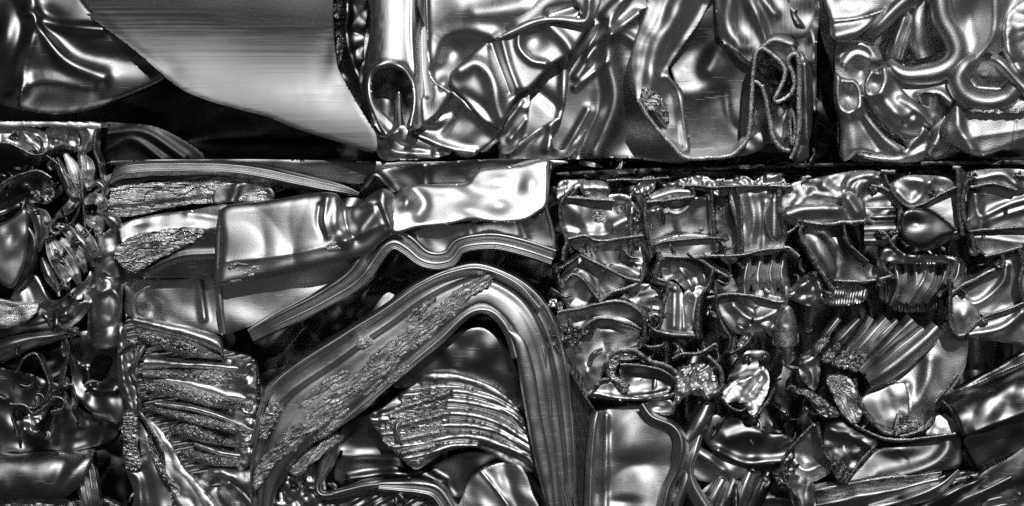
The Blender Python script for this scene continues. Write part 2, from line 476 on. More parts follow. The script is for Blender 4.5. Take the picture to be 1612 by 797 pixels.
def shards(name, parent, region, n, size=(10, 30), d=(-6, 22), mats=('alu', 'bright', 'mid'), seed=1, wmin=3, wmax=9):
    """small bent slivers of sheet caught between the larger pieces, each a part of its own"""
    rs = np.random.RandomState(seed); poly = np.array(region, float); k = 0
    x0, y0 = poly.min(0); x1, y1 = poly.max(0)
    while k < n:
        x, y = rs.uniform(x0, x1), rs.uniform(y0, y1)
        if not inside(np.array([x]), np.array([y]), poly)[0]: continue
        a_ = rs.uniform(0, 6.28); L = rs.uniform(*size); bend = rs.uniform(-0.9, 0.9); w = rs.uniform(wmin, wmax); dd = rs.uniform(*d)
        pts = []
        for i, t in enumerate((-0.5, -0.17, 0.17, 0.5)):
            an = a_ + bend * t * 2; pts.append((x + L * t * math.cos(an), y + L * t * math.sin(an), rs.uniform(-5, 5)))
        tw = rs.uniform(-6, 6)
        band(name, parent, pts, [(-w * .6, -3 - tw), (-w * .2, 2), (w * .15, rs.uniform(-1, 4)), (w * .6, -3 + tw)], mats[k % len(mats)], scale=(rs.uniform(.2, .8), 1, rs.uniform(.7, 1.2), rs.uniform(.2, .9)), d0=dd, t=1.6, nz=1.0, nscale=10, step=2.4, pn=3, seed=seed * 100 + k)
        k += 1

def zm(ox, oy, s):
    return lambda *p: [(ox + q[0] * s,) + (oy + q[1] * s,) + tuple(q[2:]) for q in p]
z1 = zm(0, 0, 0.364); z2 = zm(400, 0, 0.364); z3 = zm(800, 0, 0.364); z4 = zm(1192, 0, 0.364)

# ================================================================== ground
gv = np.array([(-30, -30, -0.62), (30, -30, -0.62), (30, 30, -0.62), (-30, 30, -0.62)], float)
gm = bpy.data.materials.new('yard_asphalt'); gm.use_nodes = True
_p = gm.node_tree.nodes["Principled BSDF"]; _n = gm.node_tree.nodes.new("ShaderNodeTexNoise"); _n.inputs["Scale"].default_value = 3
_r = gm.node_tree.nodes.new("ShaderNodeMapRange"); _r.inputs[3].default_value = 0.03; _r.inputs[4].default_value = 0.06
gm.node_tree.links.new(_n.outputs["Fac"], _r.inputs[0]); gm.node_tree.links.new(_r.outputs[0], _p.inputs["Base Color"]); _p.inputs["Roughness"].default_value = 0.9
M['ground'] = gm
g = build('ground', gv, [(0, 1, 2, 3)], 'ground', None, smooth=False); g['kind'] = 'structure'

# ================================================================== upper bale with the broad brushed sheet
A = bale('scrap_bale', 'upper bale faced by one broad brushed curved sheet and a dark creased one', 270, 230)
box('bale_core', A, -420, 600, -560, 258, 240, 640)
relief('curved_sheet', A, [(88, -30), (300, -30), (526, -30), (524, 0), (524, 44), (530, 98), (536, 116), (556, 153), (576, 186), (592, 214), (588, 240), (540, 226), (470, 204), (420, 184), (371, 171), (320, 156), (277, 135), (226, 91), (190, 62), (156, 38), (120, 8)],
       [('c', 300, 205, 5, 250, 250), ('p', 0.05, 0, 300, 100), ('r', [(110, 0), (156, 42), (226, 94), (290, 145)], 13, (4, 6, 5, 0)), ('r', [(105, -15), (190, 70), (250, 125)], 30, -5),
        ('b', 514, 80, 14, 40, 10, -3), ('b', 545, 135, 24, 30, 40, -3), ('n', 140, 3)], d0=250, mat='brush', roll=(7, 3), label='broad brushed grey sheet curving under at its lower edge', res=2.6)
relief('creased_sheet', A, [(-40, -40), (90, -40), (150, 20), (235, 70), (270, 100), (262, 118), (245, 132), (189, 157), (138, 174), (84, 180), (29, 172), (-10, 160), (-40, 150)],
       [('c', 110, 110, 5, 200, 110), ('r', [(35, -20), (47, 18), (46, 55), (29, 102), (25, 142)], (14, 12, 11, 16), 19),
        ('s', [(42, -20), (52, 18), (50, 55), (36, 105), (32, 140)], 6, 12),
        ('r', [(44, 20), (91, 40), (160, 46)], 9, 8), ('r', [(56, 36), (102, 95), (160, 122)], (6, 11, 14), 8), ('r', [(70, 30), (130, 80), (230, 100)], 20, -7),
        ('b', 10, 60, 20, 40, 10, 12), ('r', [(30, 142), (70, 128), (140, 140)], 14, 6), ('n', 60, 2)],
       d0=185, mat='dark', roll=(10, 10), label='dark coated sheet with soft S-shaped creases')
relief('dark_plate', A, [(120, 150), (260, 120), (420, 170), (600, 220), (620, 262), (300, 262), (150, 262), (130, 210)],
       [('r', [(150, 250), (220, 210), (300, 262)], 30, 14), ('f', 60, 6), ('s', [(260, 262), (300, 225), (560, 222)], 8, 10)], d0=215, mat='black', label='shadowed plate in the gap under the brushed sheet')  # shade of the gap put into its near-black colour
relief('edge_strip', A, [(527, -20), (578, -20), (573, 60), (574, 110), (596, 196), (570, 190), (546, 142), (536, 110), (530, 60)],
       [('r', [(548, -10), (545, 60), (560, 110), (590, 190)], 8, 10), ('f', 22, 4)], d0=176, mat='dark')
relief('torn_edge', A, [(524, 8), (533, 14), (534, 28), (527, 30), (526, 52), (538, 56), (541, 74), (536, 98), (530, 96), (529, 60), (522, 40)], [('f', 7, 5)], d0=163, mat='cut', res=1.5, roll=(2, 2), jag=0.8)

# ================================================================== upper bale with the folded tube and the looped profile
B = bale('scrap_bale', 'upper bale with an upright crushed tube, wavy sheets and a looped cut profile', 930, 250)
box('bale_core', B, 602, 1300, -560, 258, 150, 640)
# deep background folds first
relief('wavy_sheet', B, z3((-60, -60), (560, -60), (620, 200), (700, 420), (800, 690), (500, 683), (240, 690), (-20, 690), (-80, 300)),
       [('r', z3((440, 120), (428, 250), (455, 400), (432, 520), (375, 650)), (14, 21, 20, 18), 18), ('r', z3((395, 100), (385, 260), (405, 420), (375, 530), (310, 670)), 12, -9),
        ('r', z3((450, 150), (500, 150), (560, 190)), 9, 20), ('r', z3((350, 480), (285, 595), (235, 680)), 8, 12), ('r', z3((300, 330), (400, 190), (560, 60)), 8, 10), ('r', z3((290, 380), (420, 270)), 5, 9),
        ('r', z3((280, 230), (360, 130), (480, 0)), 8, 14), ('r', z3((340, 250), (440, 90), (520, -20)), 6, 8), ('b', 1020, 220, 60, 30, 0, -10), ('n', 40, 2)],
       d0=92, mat='alu', label='wavy sheet with an upright S-shaped fold')
relief('flat_fold', B, z3((60, 180), (200, 170), (250, 200), (262, 300), (255, 400), (235, 500), (180, 545), (60, 600), (0, 670), (-40, 690), (-20, 560), (40, 480), (80, 400), (20, 300)),
       [('p', 0.1, 0.12, 836, 140), ('r', z3((100, 370), (240, 490)), 10, -5), ('r', z3((240, 300), (238, 420), (225, 500)), 7, 5), ('r', z3((75, 420), (50, 600)), 6, 8), ('n', 30, 2)], d0=68, mat='alu')
relief('low_fold', B, z3((-20, 690), (0, 640), (60, 600), (220, 505), (190, 570), (200, 640), (260, 640), (345, 540), (300, 640), (240, 684), (100, 688)),
       [('r', z3((10, 660), (120, 570), (225, 510)), 7, 10), ('r', z3((190, 560), (175, 640)), 9, 10), ('n', 25, 3)], d0=60, mat='alu')
# folded upright tube
relief('crushed_tube', B, [(587, -25), (640, -25), (672, -25), (673, 30), (675, 102), (690, 140), (709, 150), (690, 180), (664, 199), (648, 206), (640, 200), (648, 170), (648, 135), (632, 112), (608, 106), (590, 116), (585, 140), (592, 165), (612, 185), (622, 196), (616, 210), (604, 215), (589, 185), (576, 155), (571, 120), (575, 91), (583, 40)],
       [('c', 617, 60, 90, 46, 34), ('p', 0.0, 0.30, 617, 100), ('r', [(608, 212), (590, 188), (578, 155), (577, 125), (586, 108), (606, 101), (632, 106), (646, 126), (651, 160), (648, 197)], 6, 11),
        ('r', [(651, -20), (650, 60), (656, 130), (660, 190)], 6, 8), ('r', [(664, -20), (663, 80), (672, 150)], 5, -7), ('k', [(673, -20), (674, 73), (681, 125), (709, 149)], 3, 8),
        ('b', 612, 102, 10, 5, 0, -5), ('b', 690, 150, 20, 25, 20, 8), ('n', 60, 1.0)], d0=48, mat='vbrush', roll=(7, 8), label='upright crushed tube folded into a round open lip')
relief('tube_hollow', B, [(575, 95), (650, 95), (655, 215), (600, 215), (570, 150)], [('b', 610, 140, 30, 45, 0, -30), ('n', 20, 3)], d0=62, mat='mid', sk=4)
relief('tongue', B, [(626, 144), (631, 150), (634, 180), (637, 204), (624, 212), (621, 190), (622, 155)], [('r', [(628, 146), (630, 205)], 5, 4)], d0=46, mat='alu', roll=(3, 3), res=1.6)
relief('bottom_flap', B, z2((478, 552), (490, 556), (540, 585), (568, 590), (610, 558), (650, 545), (690, 590), (850, 652), (800, 680), (740, 690), (640, 692), (555, 692), (520, 640), (490, 600)),
       [('r', z2((500, 575), (560, 600), (620, 570)), 6, 6), ('r', z2((570, 610), (610, 660), (760, 660)), 7, 6), ('r', z2((590, 600), (660, 640), (800, 660)), 5, -5), ('n', 22, 2.5)], d0=40, mat='alu', roll=(4, 3))
# sheet right of the tube
relief('bowl_sheet', B, z2((742, -60), (1300, -60), (1250, 60), (1154, 110), (1030, 175), (920, 250), (860, 320), (855, 405), (800, 390), (765, 345), (752, 280), (748, 150)),
       [('p', 0.08, 0.10, 740, 60), ('b', 715, 82, 34, 32, 0, -24), ('r', z2((780, 260), (820, 170), (920, 135), (1020, 150)), 12, 7), ('r', z2((960, 60), (1150, 20)), 16, 5), ('k', z2((745, -60), (752, 220), (770, 345), (850, 402)), 4, 8),
        ('b', 698, 131, 9, 9, 0, 5), ('r', z2((900, 40), (1100, 60), (1300, -20)), 25, 5), ('n', 60, 2)], d0=40, mat='alu', roll=(3, 2), label='smooth grey sheet dished beside the crushed tube')
relief('draped_fold', B, z2((850, 315), (920, 245), (1030, 172), (1154, 103), (1240, 75), (1350, 70), (1420, 60), (1450, 90), (1440, 125), (1370, 230), (1290, 280), (1195, 380), (1145, 404), (1105, 478), (1070, 562), (1050, 552), (990, 520), (920, 440), (850, 370)),
       [('p', 0.0, 0.15, 800, 110), ('r', [(725, 110), (750, 100), (775, 125), (785, 185)], 13, 9), ('r', [(774, 68), (786, 105), (802, 146)], 7, -7), ('r', [(790, 62), (800, 100), (814, 138)], 7, 5), ('r', [(818, 50), (818, 75), (836, 95), (858, 100)], 6, 8), ('b', 843, 66, 20, 20, 30, -8),
        ('r', [(862, 38), (888, 62), (900, 80)], 10, 7), ('r', [(730, 150), (760, 170), (784, 196)], 10, -5), ('n', 40, 1.5)],
       d0=26, mat='alu', roll=(6, 6), label='draped shiny fold hanging across the middle of the bale')
relief('lip_curl', B, z2((1040, 170), (1154, 100), (1240, 75), (1350, 70), (1410, 78), (1420, 60), (1380, -30), (1490, -30), (1500, 10), (1470, 90), (1430, 118), (1390, 108), (1330, 92), (1220, 108), (1130, 145)),
       [('r', z2((1060, 165), (1240, 90), (1400, 95), (1440, 80), (1450, 0)), 6, 8), ('b', 885, 0, 60, 25, 0, 4), ('n', 20, 1)], d0=24, mat='bright', roll=(4, 4))
relief('upper_panel', B, z2((1100, -60), (1410, -60), (1400, 60), (1350, 75), (1240, 78), (1130, 130), (1080, 110)), [('p', 0.1, 0.2, 880, 10), ('r', z2((1150, 100), (1300, -30)), 20, 8), ('r', z2((1280, 60), (1390, 30)), 8, -6)], d0=34, mat='alu')
relief('lower_drape', B, z2((680, 570), (700, 545), (780, 490), (850, 420), (860, 390), (920, 440), (990, 520), (1060, 556), (1040, 600), (990, 640), (945, 680), (890, 680), (850, 652), (760, 615)),
       [('r', z2((860, 400), (930, 470), (1050, 570)), 8, 10), ('r', z2((800, 500), (880, 460)), 8, -8), ('r', z2((700, 560), (800, 560), (860, 500)), 9, -7), ('r', z2((700, 585), (830, 640), (950, 660)), 7, 6), ('n', 24, 2)], d0=36, mat='alu', roll=(4, 4))
relief('corner_fold', B, z2((1060, 560), (1110, 470), (1154, 430), (1190, 400), (1180, 520), (1130, 640), (1100, 665), (1070, 660), (1060, 610), (1010, 650), (980, 655), (1040, 600)),
       [('r', z2((1075, 560), (1154, 440)), 5, 8), ('r', z2((1110, 600), (1180, 520)), 6, 8), ('n', 15, 2)], d0=40, mat='alu')
# channel profile with the cut edge
relief('channel_flank', B, z3((620, -60), (900, -60), (872, 0), (830, 90), (760, 190), (697, 285), (700, 330), (752, 390), (768, 480), (780, 560), (788, 655), (760, 672), (690, 608), (620, 528), (560, 438), (527, 290), (545, 180), (600, 40)),
       [('r', z3((760, -40), (700, 100), (640, 190), (625, 280), (600, 430)), 22, 20), ('s', z3((690, -40), (640, 100), (590, 190), (570, 320), (565, 440)), 6, -10), ('r', z3((840, 20), (740, 180), (670, 290)), 12, -6), ('r', z3((690, 330), (735, 400), (755, 500), (770, 640)), 8, 10),
        ('b', 1030, 170, 16, 20, 20, -9), ('n', 22, 1.5)], d0=30, mat='bright', roll=(3, 3), label='bent channel flank with a bright rolled ridge', edge='cut')
relief('scuffed_patch', B, z3((585, 370), (640, 400), (690, 470), (690, 540), (650, 500), (600, 470), (572, 440)), [('a', 50, 12, 5, 4)], d0=18, mat='torn', res=1.6, jag=0.8, roll=(3, 4))
relief('channel_floor', B, z3((680, 160), (800, 20), (930, -20), (1080, 200), (1060, 290), (1045, 560), (985, 655), (900, 668), (790, 668), (740, 420)),
       [('p', 0.0, -0.02, 1130, 160), ('r', z3((720, 400), (850, 380), (950, 230)), 20, 7), ('r', z3((860, 300), (900, 220), (960, 200)), 12, 7), ('r', z3((940, 400), (960, 520), (1010, 570)), 7, -3), ('b', 1090, 80, 40, 26, -30, -14), ('n', 50, 2)], d0=70, mat='mid')
relief('back_panel', B, z3((905, -60), (1010, -60), (1300, -60), (1300, 140), (1150, 165), (1060, 290), (935, 190), (905, 110)),
       [('r', z3((960, -40), (950, 100), (1000, 200)), 13, 8), ('r', z3((1030, -40), (1080, 80), (1120, 190)), (14, 9, 6), 9), ('r', z3((1060, -60), (1150, 60)), 8, 6), ('k', z3((920, 180), (1050, 270)), 4, 5), ('n', 30, 2)], d0=50, mat='vbrush')
loop = z3((562, 438), (620, 528), (690, 612), (768, 682), (860, 684), (960, 675), (1020, 625), (1045, 560), (1052, 440), (1058, 330), (1070, 240), (1090, 212)) + z4((30, 215), (75, 245), (110, 280), (122, 320), (100, 380), (76, 430), (92, 442), (138, 412), (160, 370), (155, 320), (133, 280), (143, 242), (172, 242), (180, 330), (181, 540), (166, 645), (146, 686))
wall('looped_profile', B, loop, t=8.5, L=80, drift=(4, -16), crump=3, d0=4, cut='cutb', burr=0.5, label='looped cut profile with a burred sawn edge')
wall('inner_web', B, z3((1056, 362), (1075, 358), (1100, 380)) + z4((20, 370), (40, 440), (55, 530), (70, 600), (105, 645), (140, 655)), t=8.5, L=60, drift=(2, -14), crump=2, d0=7, cut='cutb', burr=0.5)
wall('curled_web', B, z4((150, 472), (142, 520), (146, 580), (152, 625), (165, 560), (158, 500), (148, 470)), t=6, L=50, drift=(0, -10), crump=2, d0=8, cut='cutb')
relief('side_bulge', B, z4((150, 165), (180, 240), (190, 340), (190, 560), (165, 680), (195, 670), (222, 620), (238, 540), (240, 340), (215, 260)), [('r', z4((205, 280), (215, 600)), 7, 8), ('n', 30, 1)], d0=20, mat='mid', roll=(5, 6))
relief('side_fold', B, z4((100, -50), (260, -50), (258, 200), (250, 480), (215, 300), (150, 150), (60, 190), (40, 150)), [('r', z4((130, -30), (150, 60), (175, 100)), 7, 9), ('r', z4((165, 45), (235, 0)), 5, 8), ('r', z4((180, 110), (240, 150), (245, 300)), 8, 6), ('n', 20, 2.5)], d0=56, mat='mid')
relief('inner_floor', B, z4((-60, 420), (10, 380), (60, 440), (140, 480), (170, 560), (150, 650), (60, 620), (-10, 640), (-60, 660)), [('r', z4((0, 500), (20, 640)), 14, 9), ('r', z4((120, 480), (110, 600)), 8, 6), ('n', 25, 3)], d0=60, mat='alu')
relief('profile_crown', B, z4((-30, 280), (0, 220), (60, 155), (110, 148), (165, 175), (178, 240), (135, 240), (122, 280), (70, 235), (20, 212), (-5, 240)), [('r', z4((0, 220), (70, 175), (150, 195)), 10, 8)], d0=22, mat='mid', roll=(3, 3))
relief('deep_pocket', B, z4((0, 230), (120, 290), (80, 430), (20, 360)), [('n', 20, 6)], d0=80, mat='dark')
relief('bottom_tail', B, z3((985, 670), (1080, 575), (1110, 600), (1100, 640), (1040, 668)), [('n', 20, 3)], d0=40, mat='mid')

# ================================================================== upper bale of frosted pillowy metal
C = bale('scrap_bale', 'upper bale of frosted pillowy metal squeezed into rounded loops', 1480, 250)
box('bale_core', C, 1302, 2000, -560, 258, 150, 640)
relief('gap_sheet', C, z4((255, -60), (330, -60), (335, 700), (270, 690), (240, 640), (262, 300)), [('f', 30, 8)], d0=130, mat='black')
relief('back_sheet', C, z4((330, -60), (1300, -60), (1300, 640), (900, 680), (400, 690), (350, 400)), [('f', 45, 22), ('n', 60, 8)], d0=95, mat='frost')
relief('top_pillow', C, z4((312, -60), (700, -60), (650, 5), (560, 55), (475, 130), (410, 172), (335, 178), (318, 100)),
       [('p', 0, 0.3, 1340, 30), ('k', z4((330, 92), (430, 80), (545, 48)), 3, 6), ('b', 1350, 8, 40, 18, -5, 8), ('r', z4((340, 150), (450, 120), (560, 40)), 12, 8), ('n', 20, 1.2)], d0=32, mat='frost', roll=(9, 9), label='frosted pillow with a creased rim in the upper corner')
band('diagonal_tube', C, z4((480, 150, 10), (530, 110), (600, 40), (700, -40)), [(-17, -14), (-14, 0), (-7, 8), (0, 10), (8, 7), (14, 0), (17, -14)], 'frost', scale=(0.8, 0.75, 1.0), d0=30, nz=1.0)
band('upright_fold', C, z4((600, 250, 6), (620, 170), (650, 80), (670, -40)), [(-16, -14), (-10, 3), (-4, 6), (4, 0), (10, 4), (16, -12)], 'frost', d0=55, nz=2)
band('upright_fold', C, z4((720, 250, 6), (700, 170), (710, 60), (760, -60)), [(-20, -14), (-12, 3), (0, 8), (12, 2), (20, -12)], 'frost', d0=52, nz=2)
relief('hollow', C, z4((345, 190), (420, 175), (500, 190), (540, 250), (545, 350), (480, 420), (380, 400), (340, 320)),
       [('r', z4((360, 250), (400, 200), (470, 200), (520, 260)), 7, 10), ('r', z4((380, 280), (430, 235), (490, 260)), 6, 7), ('b', 1355, 112, 14, 14, 0, -14)], d0=58, mat='frost')
relief('looped_end', C, z4((338, 315), (360, 330), (385, 340), (425, 345), (452, 385), (462, 440), (480, 500), (560, 590), (640, 640), (620, 670), (570, 680), (480, 660), (440, 660), (400, 690), (368, 692), (358, 640), (362, 560), (345, 470), (334, 400)),
       [('r', z4((350, 335), (345, 400), (360, 465), (400, 488), (440, 460), (446, 400), (420, 358), (385, 352)), 9, 9), ('b', 1336, 152, 7, 14, 20, -12), ('r', z4((400, 500), (420, 640)), 12, 5), ('r', z4((450, 470), (520, 560), (610, 655)), 12, 7), ('r', z4((430, 500), (470, 560), (520, 640)), 7, -4), ('n', 25, 1)],
       d0=22, mat='frost', roll=(7, 8), label='frosted tube end pinched into an oval eye')
relief('folded_tube', C, z4((492, 300), (520, 310), (550, 285), (580, 310), (640, 400), (720, 460), (755, 520), (752, 552), (720, 545), (710, 600), (660, 600), (600, 580), (540, 530), (480, 450), (458, 400), (465, 345)),
       [('r', z4((495, 312), (468, 370), (482, 412), (530, 395), (555, 350), (550, 300)), 9, 9), ('b', 1377, 130, 7, 10, 0, -8), ('r', z4((545, 420), (620, 500), (680, 510)), 12, 8), ('r', z4((620, 430), (700, 480), (745, 540)), 7, 6), ('r', z4((640, 530), (680, 500), (720, 540)), 5, -5), ('b', 1410, 180, 16, 18, 40, 8), ('n', 20, 1.2)],
       d0=18, mat='frost', roll=(7, 8), label='frosted tube folded over itself below a U-shaped lip')
relief('rolled_lip', C, z4((600, 570), (660, 560), (700, 530), (740, 570), (742, 640), (720, 690), (640, 706), (540, 700), (450, 680), (440, 662), (560, 672), (620, 660), (650, 630)),
       [('r', z4((640, 650), (690, 600), (720, 560)), 8, 8), ('r', z4((470, 680), (620, 690), (720, 650)), 7, 5), ('n', 18, 1)], d0=26, mat='frost', roll=(5, 6))
band('serpent_fold', C, z4((566, 262, 14), (585, 290, 4), (640, 325), (720, 325), (800, 305), (848, 270), (868, 220), (850, 160), (810, 90), (795, 0), (795, -60)),
     [(-15, -16), (-13, 0), (-8, 8), (0, 11), (8, 8), (13, 0), (15, -16)], 'frost', scale=(0.55, 0.95, 1.15, 1.2, 1.25, 1.25, 1.2, 1.2), d0=18, nz=0.8, label='thick frosted fold winding down and across like a serpent')
relief('web_sheet', C, z4((560, 300), (700, 330), (860, 280), (880, 300), (850, 420), (830, 460), (790, 410), (720, 400), (660, 430), (600, 360)), [('r', z4((700, 420), (780, 400), (840, 440)), 8, 7), ('p', 0, 0.2, 1440, 130), ('n', 22, 1.5)], d0=30, mat='frost')
relief('lower_hollow', C, z4((690, 400), (830, 410), (840, 520), (830, 640), (760, 680), (720, 620), (760, 540)), [('r', z4((780, 420), (800, 500), (770, 620)), 10, 9), ('r', z4((820, 480), (740, 600)), 8, -8), ('n', 16, 3)], d0=52, mat='frost')
relief('tall_sheet', C, z4((820, -60), (1180, -60), (1150, 0), (1070, 90), (1065, 210), (960, 280), (930, 260), (900, 280), (890, 200), (850, 110)),
       [('r', z4((1030, -40), (1020, 150), (940, 262)), (16, 14, 7), 13), ('b', 1525, 30, 22, 36, 10, -16), ('k', z4((1150, -10), (1075, 90), (1068, 210)), 4, 5), ('n', 40, 1.5)], d0=36, mat='frost', roll=(4, 4), label='tall frosted sheet dished on its near side')
relief('corner_pillow', C, z4((1070, 100), (1130, 10), (1250, -40), (1260, 420), (1154, 390), (1100, 300), (1068, 210)), [('r', z4((1085, 130), (1090, 230), (1160, 330)), 10, 8), ('f', 24, 5), ('n', 30, 2)], d0=28, mat='frost', roll=(6, 6))
relief('right_plate', C, z4((858, 330), (900, 440), (1000, 465), (1110, 440), (1300, 380), (1300, 580), (1154, 612), (1060, 648), (980, 672), (910, 664), (850, 630), (812, 600), (806, 540), (850, 450)),
       [('p', 0.02, 0.04, 1550, 200), ('r', z4((860, 430), (880, 560), (930, 650)), 9, 7), ('k', z4((900, 600), (960, 590), (1154, 560)), 8, 2.5), ('r', z4((1120, 530), (1108, 625)), 1.6, -2.5), ('b', 1500, 205, 14, 20, 20, 6), ('n', 26, 1.6)], d0=24, mat='frost', roll=(8, 9), label='smooth grey plate with a scraped upper edge')
band('ring_fold', C, z4((945, 255, 10), (900, 285), (872, 340), (890, 400), (940, 435), (1010, 445), (1080, 425), (1120, 385, 10)), [(-15, -16), (-13, 0), (-7, 8), (0, 11), (8, 7), (13, -1), (15, -14)], 'frost', scale=(0.9, 1.2, 1.35, 1.25, 1.2, 1.0), d0=14, nz=0.7, label='thick frosted ring bent round a hollow')
relief('ring_hollow', C, z4((940, 260), (1040, 240), (1120, 340), (1110, 400), (1040, 420), (960, 410), (920, 350)), [('b', 1550, 118, 20, 16, 0, -16), ('r', z4((960, 375), (1040, 385), (1090, 360)), 5, 9), ('n', 15, 2)], d0=46, mat='frost')
band('prong', C, z4((1010, 250, 8), (1060, 280), (1154, 380), (1260, 480)), [(-11, -12), (-8, 2), (0, 8), (8, 2), (11, -12)], 'frost', scale=(0.8, 1, 1.2), d0=18, nz=0.6)
relief('scrape', C, z4((915, 478), (1000, 470), (1060, 480), (1160, 465), (1160, 490), (1050, 492), (960, 490)), [('f', 6, 2)], d0=8, mat='torn', jag=0.8, res=1.5, roll=(2, 2))
shards('gap_scrap', B, [(620, 250), (1290, 250), (1290, 262), (900, 262)], 26, (14, 40), (70, 130), ('black', 'mid', 'dark'), 21, 4, 9)

# the faces of the upper bales go on past the frame
for (o_, x0, x1, y0, y1, dd) in ((A, -420, 600, -560, 110, 212), (B, 604, 1262, -560, 240, 128), (C, 1334, 2000, -560, 240, 128)):
    relief('outer_sheet', o_, [(x0, y0), (x1, y0), (x1, y1), (x0, y1)], [('f', 90, 20), ('f', 40, 8, 3)], d0=dd, mat='mid', res=7, smooth=False, sk=10)

# ================================================================== lower bale at the edge of the frame: leafy crumpled foil-like profile ends
dl1 = zm(0, 180, 0.4015); dl2 = zm(0, 480, 0.3977); m1 = zm(340, 230, 0.3639); m2 = zm(380, 480, 0.3976)
DD = bale('scrap_bale', 'lower bale of thin torn leaf-like strips and broken profile walls', 75, 960)
box('bale_core', DD, -420, 172, 262, 1016, 110, 640)
relief('backing_sheet', DD, [(-40, 200), (150, 196), (172, 300), (178, 520), (170, 820), (-40, 820)], [('f', 46, 26), ('n', 70, 10)], d0=70, mat='black', smooth=False)  # blackened so the gaps in front read as shade
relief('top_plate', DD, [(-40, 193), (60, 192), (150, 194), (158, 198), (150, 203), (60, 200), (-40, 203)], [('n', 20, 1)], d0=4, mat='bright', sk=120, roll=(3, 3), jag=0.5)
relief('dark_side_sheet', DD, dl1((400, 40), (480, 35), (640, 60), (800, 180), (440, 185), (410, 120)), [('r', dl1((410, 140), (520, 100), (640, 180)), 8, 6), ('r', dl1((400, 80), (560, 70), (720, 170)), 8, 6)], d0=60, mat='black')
relief('fold', DD, dl1((-60, 50), (60, 48), (160, 62), (185, 90), (180, 150), (130, 155), (60, 122), (-60, 105)), [('r', dl1((60, 60), (110, 90), (160, 140)), 6, 8), ('b', 28, 212, 6, 8, 0, -10), ('f', 16, 4), ('p', 0, 0.3, 30, 215)], d0=16, mat='bright')
relief('curl', DD, dl1((300, 50), (330, 30), (385, 38), (375, 90), (365, 130), (335, 155), (312, 140), (320, 100)), [('r', dl1((335, 45), (350, 80), (330, 140)), 5, 9), ('r', dl1((370, 50), (360, 110)), 4, 5)], d0=10, mat='bright', roll=(3, 4))
relief('pocket', DD, dl1((180, 60), (280, 50), (310, 90), (305, 140), (250, 160), (185, 120)), [('b', 92, 216, 12, 14, 20, -14), ('f', 12, 3)], d0=24, mat='alu')
relief('dark_pan', DD, dl1((-60, 290), (60, 245), (140, 225), (200, 260), (250, 300), (180, 350), (110, 350), (-60, 420)), [('b', 20, 300, 45, 26, -20, -18), ('r', dl1((-20, 390), (60, 360), (110, 330)), 8, 8), ('n', 20, 3)], d0=26, mat='dark')
wall('profile_wall', DD, dl1((-20, 112), (40, 116), (90, 140), (140, 160), (178, 152), (240, 122), (290, 128)), t=4, L=50, drift=(0, 18), d0=0)
wall('profile_wall', DD, dl1((-20, 290), (50, 250), (110, 228), (160, 225), (200, 250)), t=5, L=50, drift=(0, 15), d0=-2)
wall('profile_wall', DD, dl1((180, 160), (230, 200), (300, 290), (312, 360), (285, 420), (215, 470), (180, 490)), t=4, L=45, drift=(-8, 5), d0=2)
wall('profile_wall', DD, dl1((300, 120), (312, 220), (322, 320), (330, 420), (335, 480)), t=4, L=40, drift=(10, 0), d0=3)
wall('profile_wall', DD, dl1((375, 60), (370, 140), (390, 200), (400, 260), (420, 300)), t=5, L=60, drift=(10, 0), d0=3)
relief('dark_flake', DD, dl1((115, 285), (150, 300), (200, 290), (215, 310), (190, 350), (145, 340)), [('f', 10, 4)], d0=6, mat='cut', jag=0.6, res=1.6)
leafs = [((225, 170), (245, 230), (270, 290), (275, 350), 16), ((255, 155), (290, 220), (305, 300), (300, 350), 15), ((300, 300), (285, 350), (240, 390), (215, 400), 13),
         ((105, 355), (140, 390), (160, 460), (155, 540), 20), ((130, 370), (175, 400), (180, 450), (175, 500), 12), ((185, 480), (215, 560), (250, 630), (265, 690), 17), ((165, 560), (185, 620), (215, 670), (230, 705), 17),
         ((200, 490), (250, 560), (290, 620), (310, 665), 18), ((235, 490), (290, 530), (320, 580), (335, 620), 16), ((270, 440), (310, 490), (350, 550), (365, 600), 20), ((300, 430), (335, 480), (365, 540), (372, 590), 14), ((215, 430), (270, 460), (300, 520), (330, 560), 14),
         ((340, 290), (385, 270), (410, 300), (380, 330), 14), ((330, 350), (370, 330), (400, 350), (385, 390), 14), ((335, 400), (360, 420), (385, 430), (380, 480), 16), ((390, 390), (430, 410), (460, 440), (430, 460), 20), ((330, 160), (350, 210), (345, 260), (350, 300), 14), ((310, 130), (325, 200), (318, 260), (325, 300), 10)]
for i, lf in enumerate(leafs):
    band('leaf_strip', DD, dl1(*[q + (k,) for q, k in zip(lf[:4], (4, -5, -3, 6))]), ([(-lf[4] * 0.55, -7), (-lf[4] * 0.35, 1), (0, 5), (lf[4] * 0.25, 2), (lf[4] * 0.5, -6)] if i % 3 == 0 else [(-lf[4] * 0.75, -4), (-lf[4] * 0.62, 4), (-lf[4] * 0.4, 0), (0, -6), (lf[4] * 0.35, -2), (lf[4] * 0.6, 3), (lf[4] * 0.7, -5)]), ('alu', 'bright', 'frost')[i % 3], scale=(0.35, 0.9, 1.0, 0.8, 0.3), d0=6 + (i % 3) * 2, t=2, nz=1.2, nscale=12, step=2.2)
relief('smooth_cheek', DD, dl1((-60, 470), (40, 410), (95, 370), (112, 420), (105, 540), (90, 610), (50, 680), (0, 660), (-60, 600)), [('c', 10, 350 + 40, 100, 60, 20), ('b', 18, 375, 9, 16, 10, -3), ('n', 26, 2.5)], d0=24, mat='alu', roll=(6, 8), label='smooth grey cheek with a dark stain')
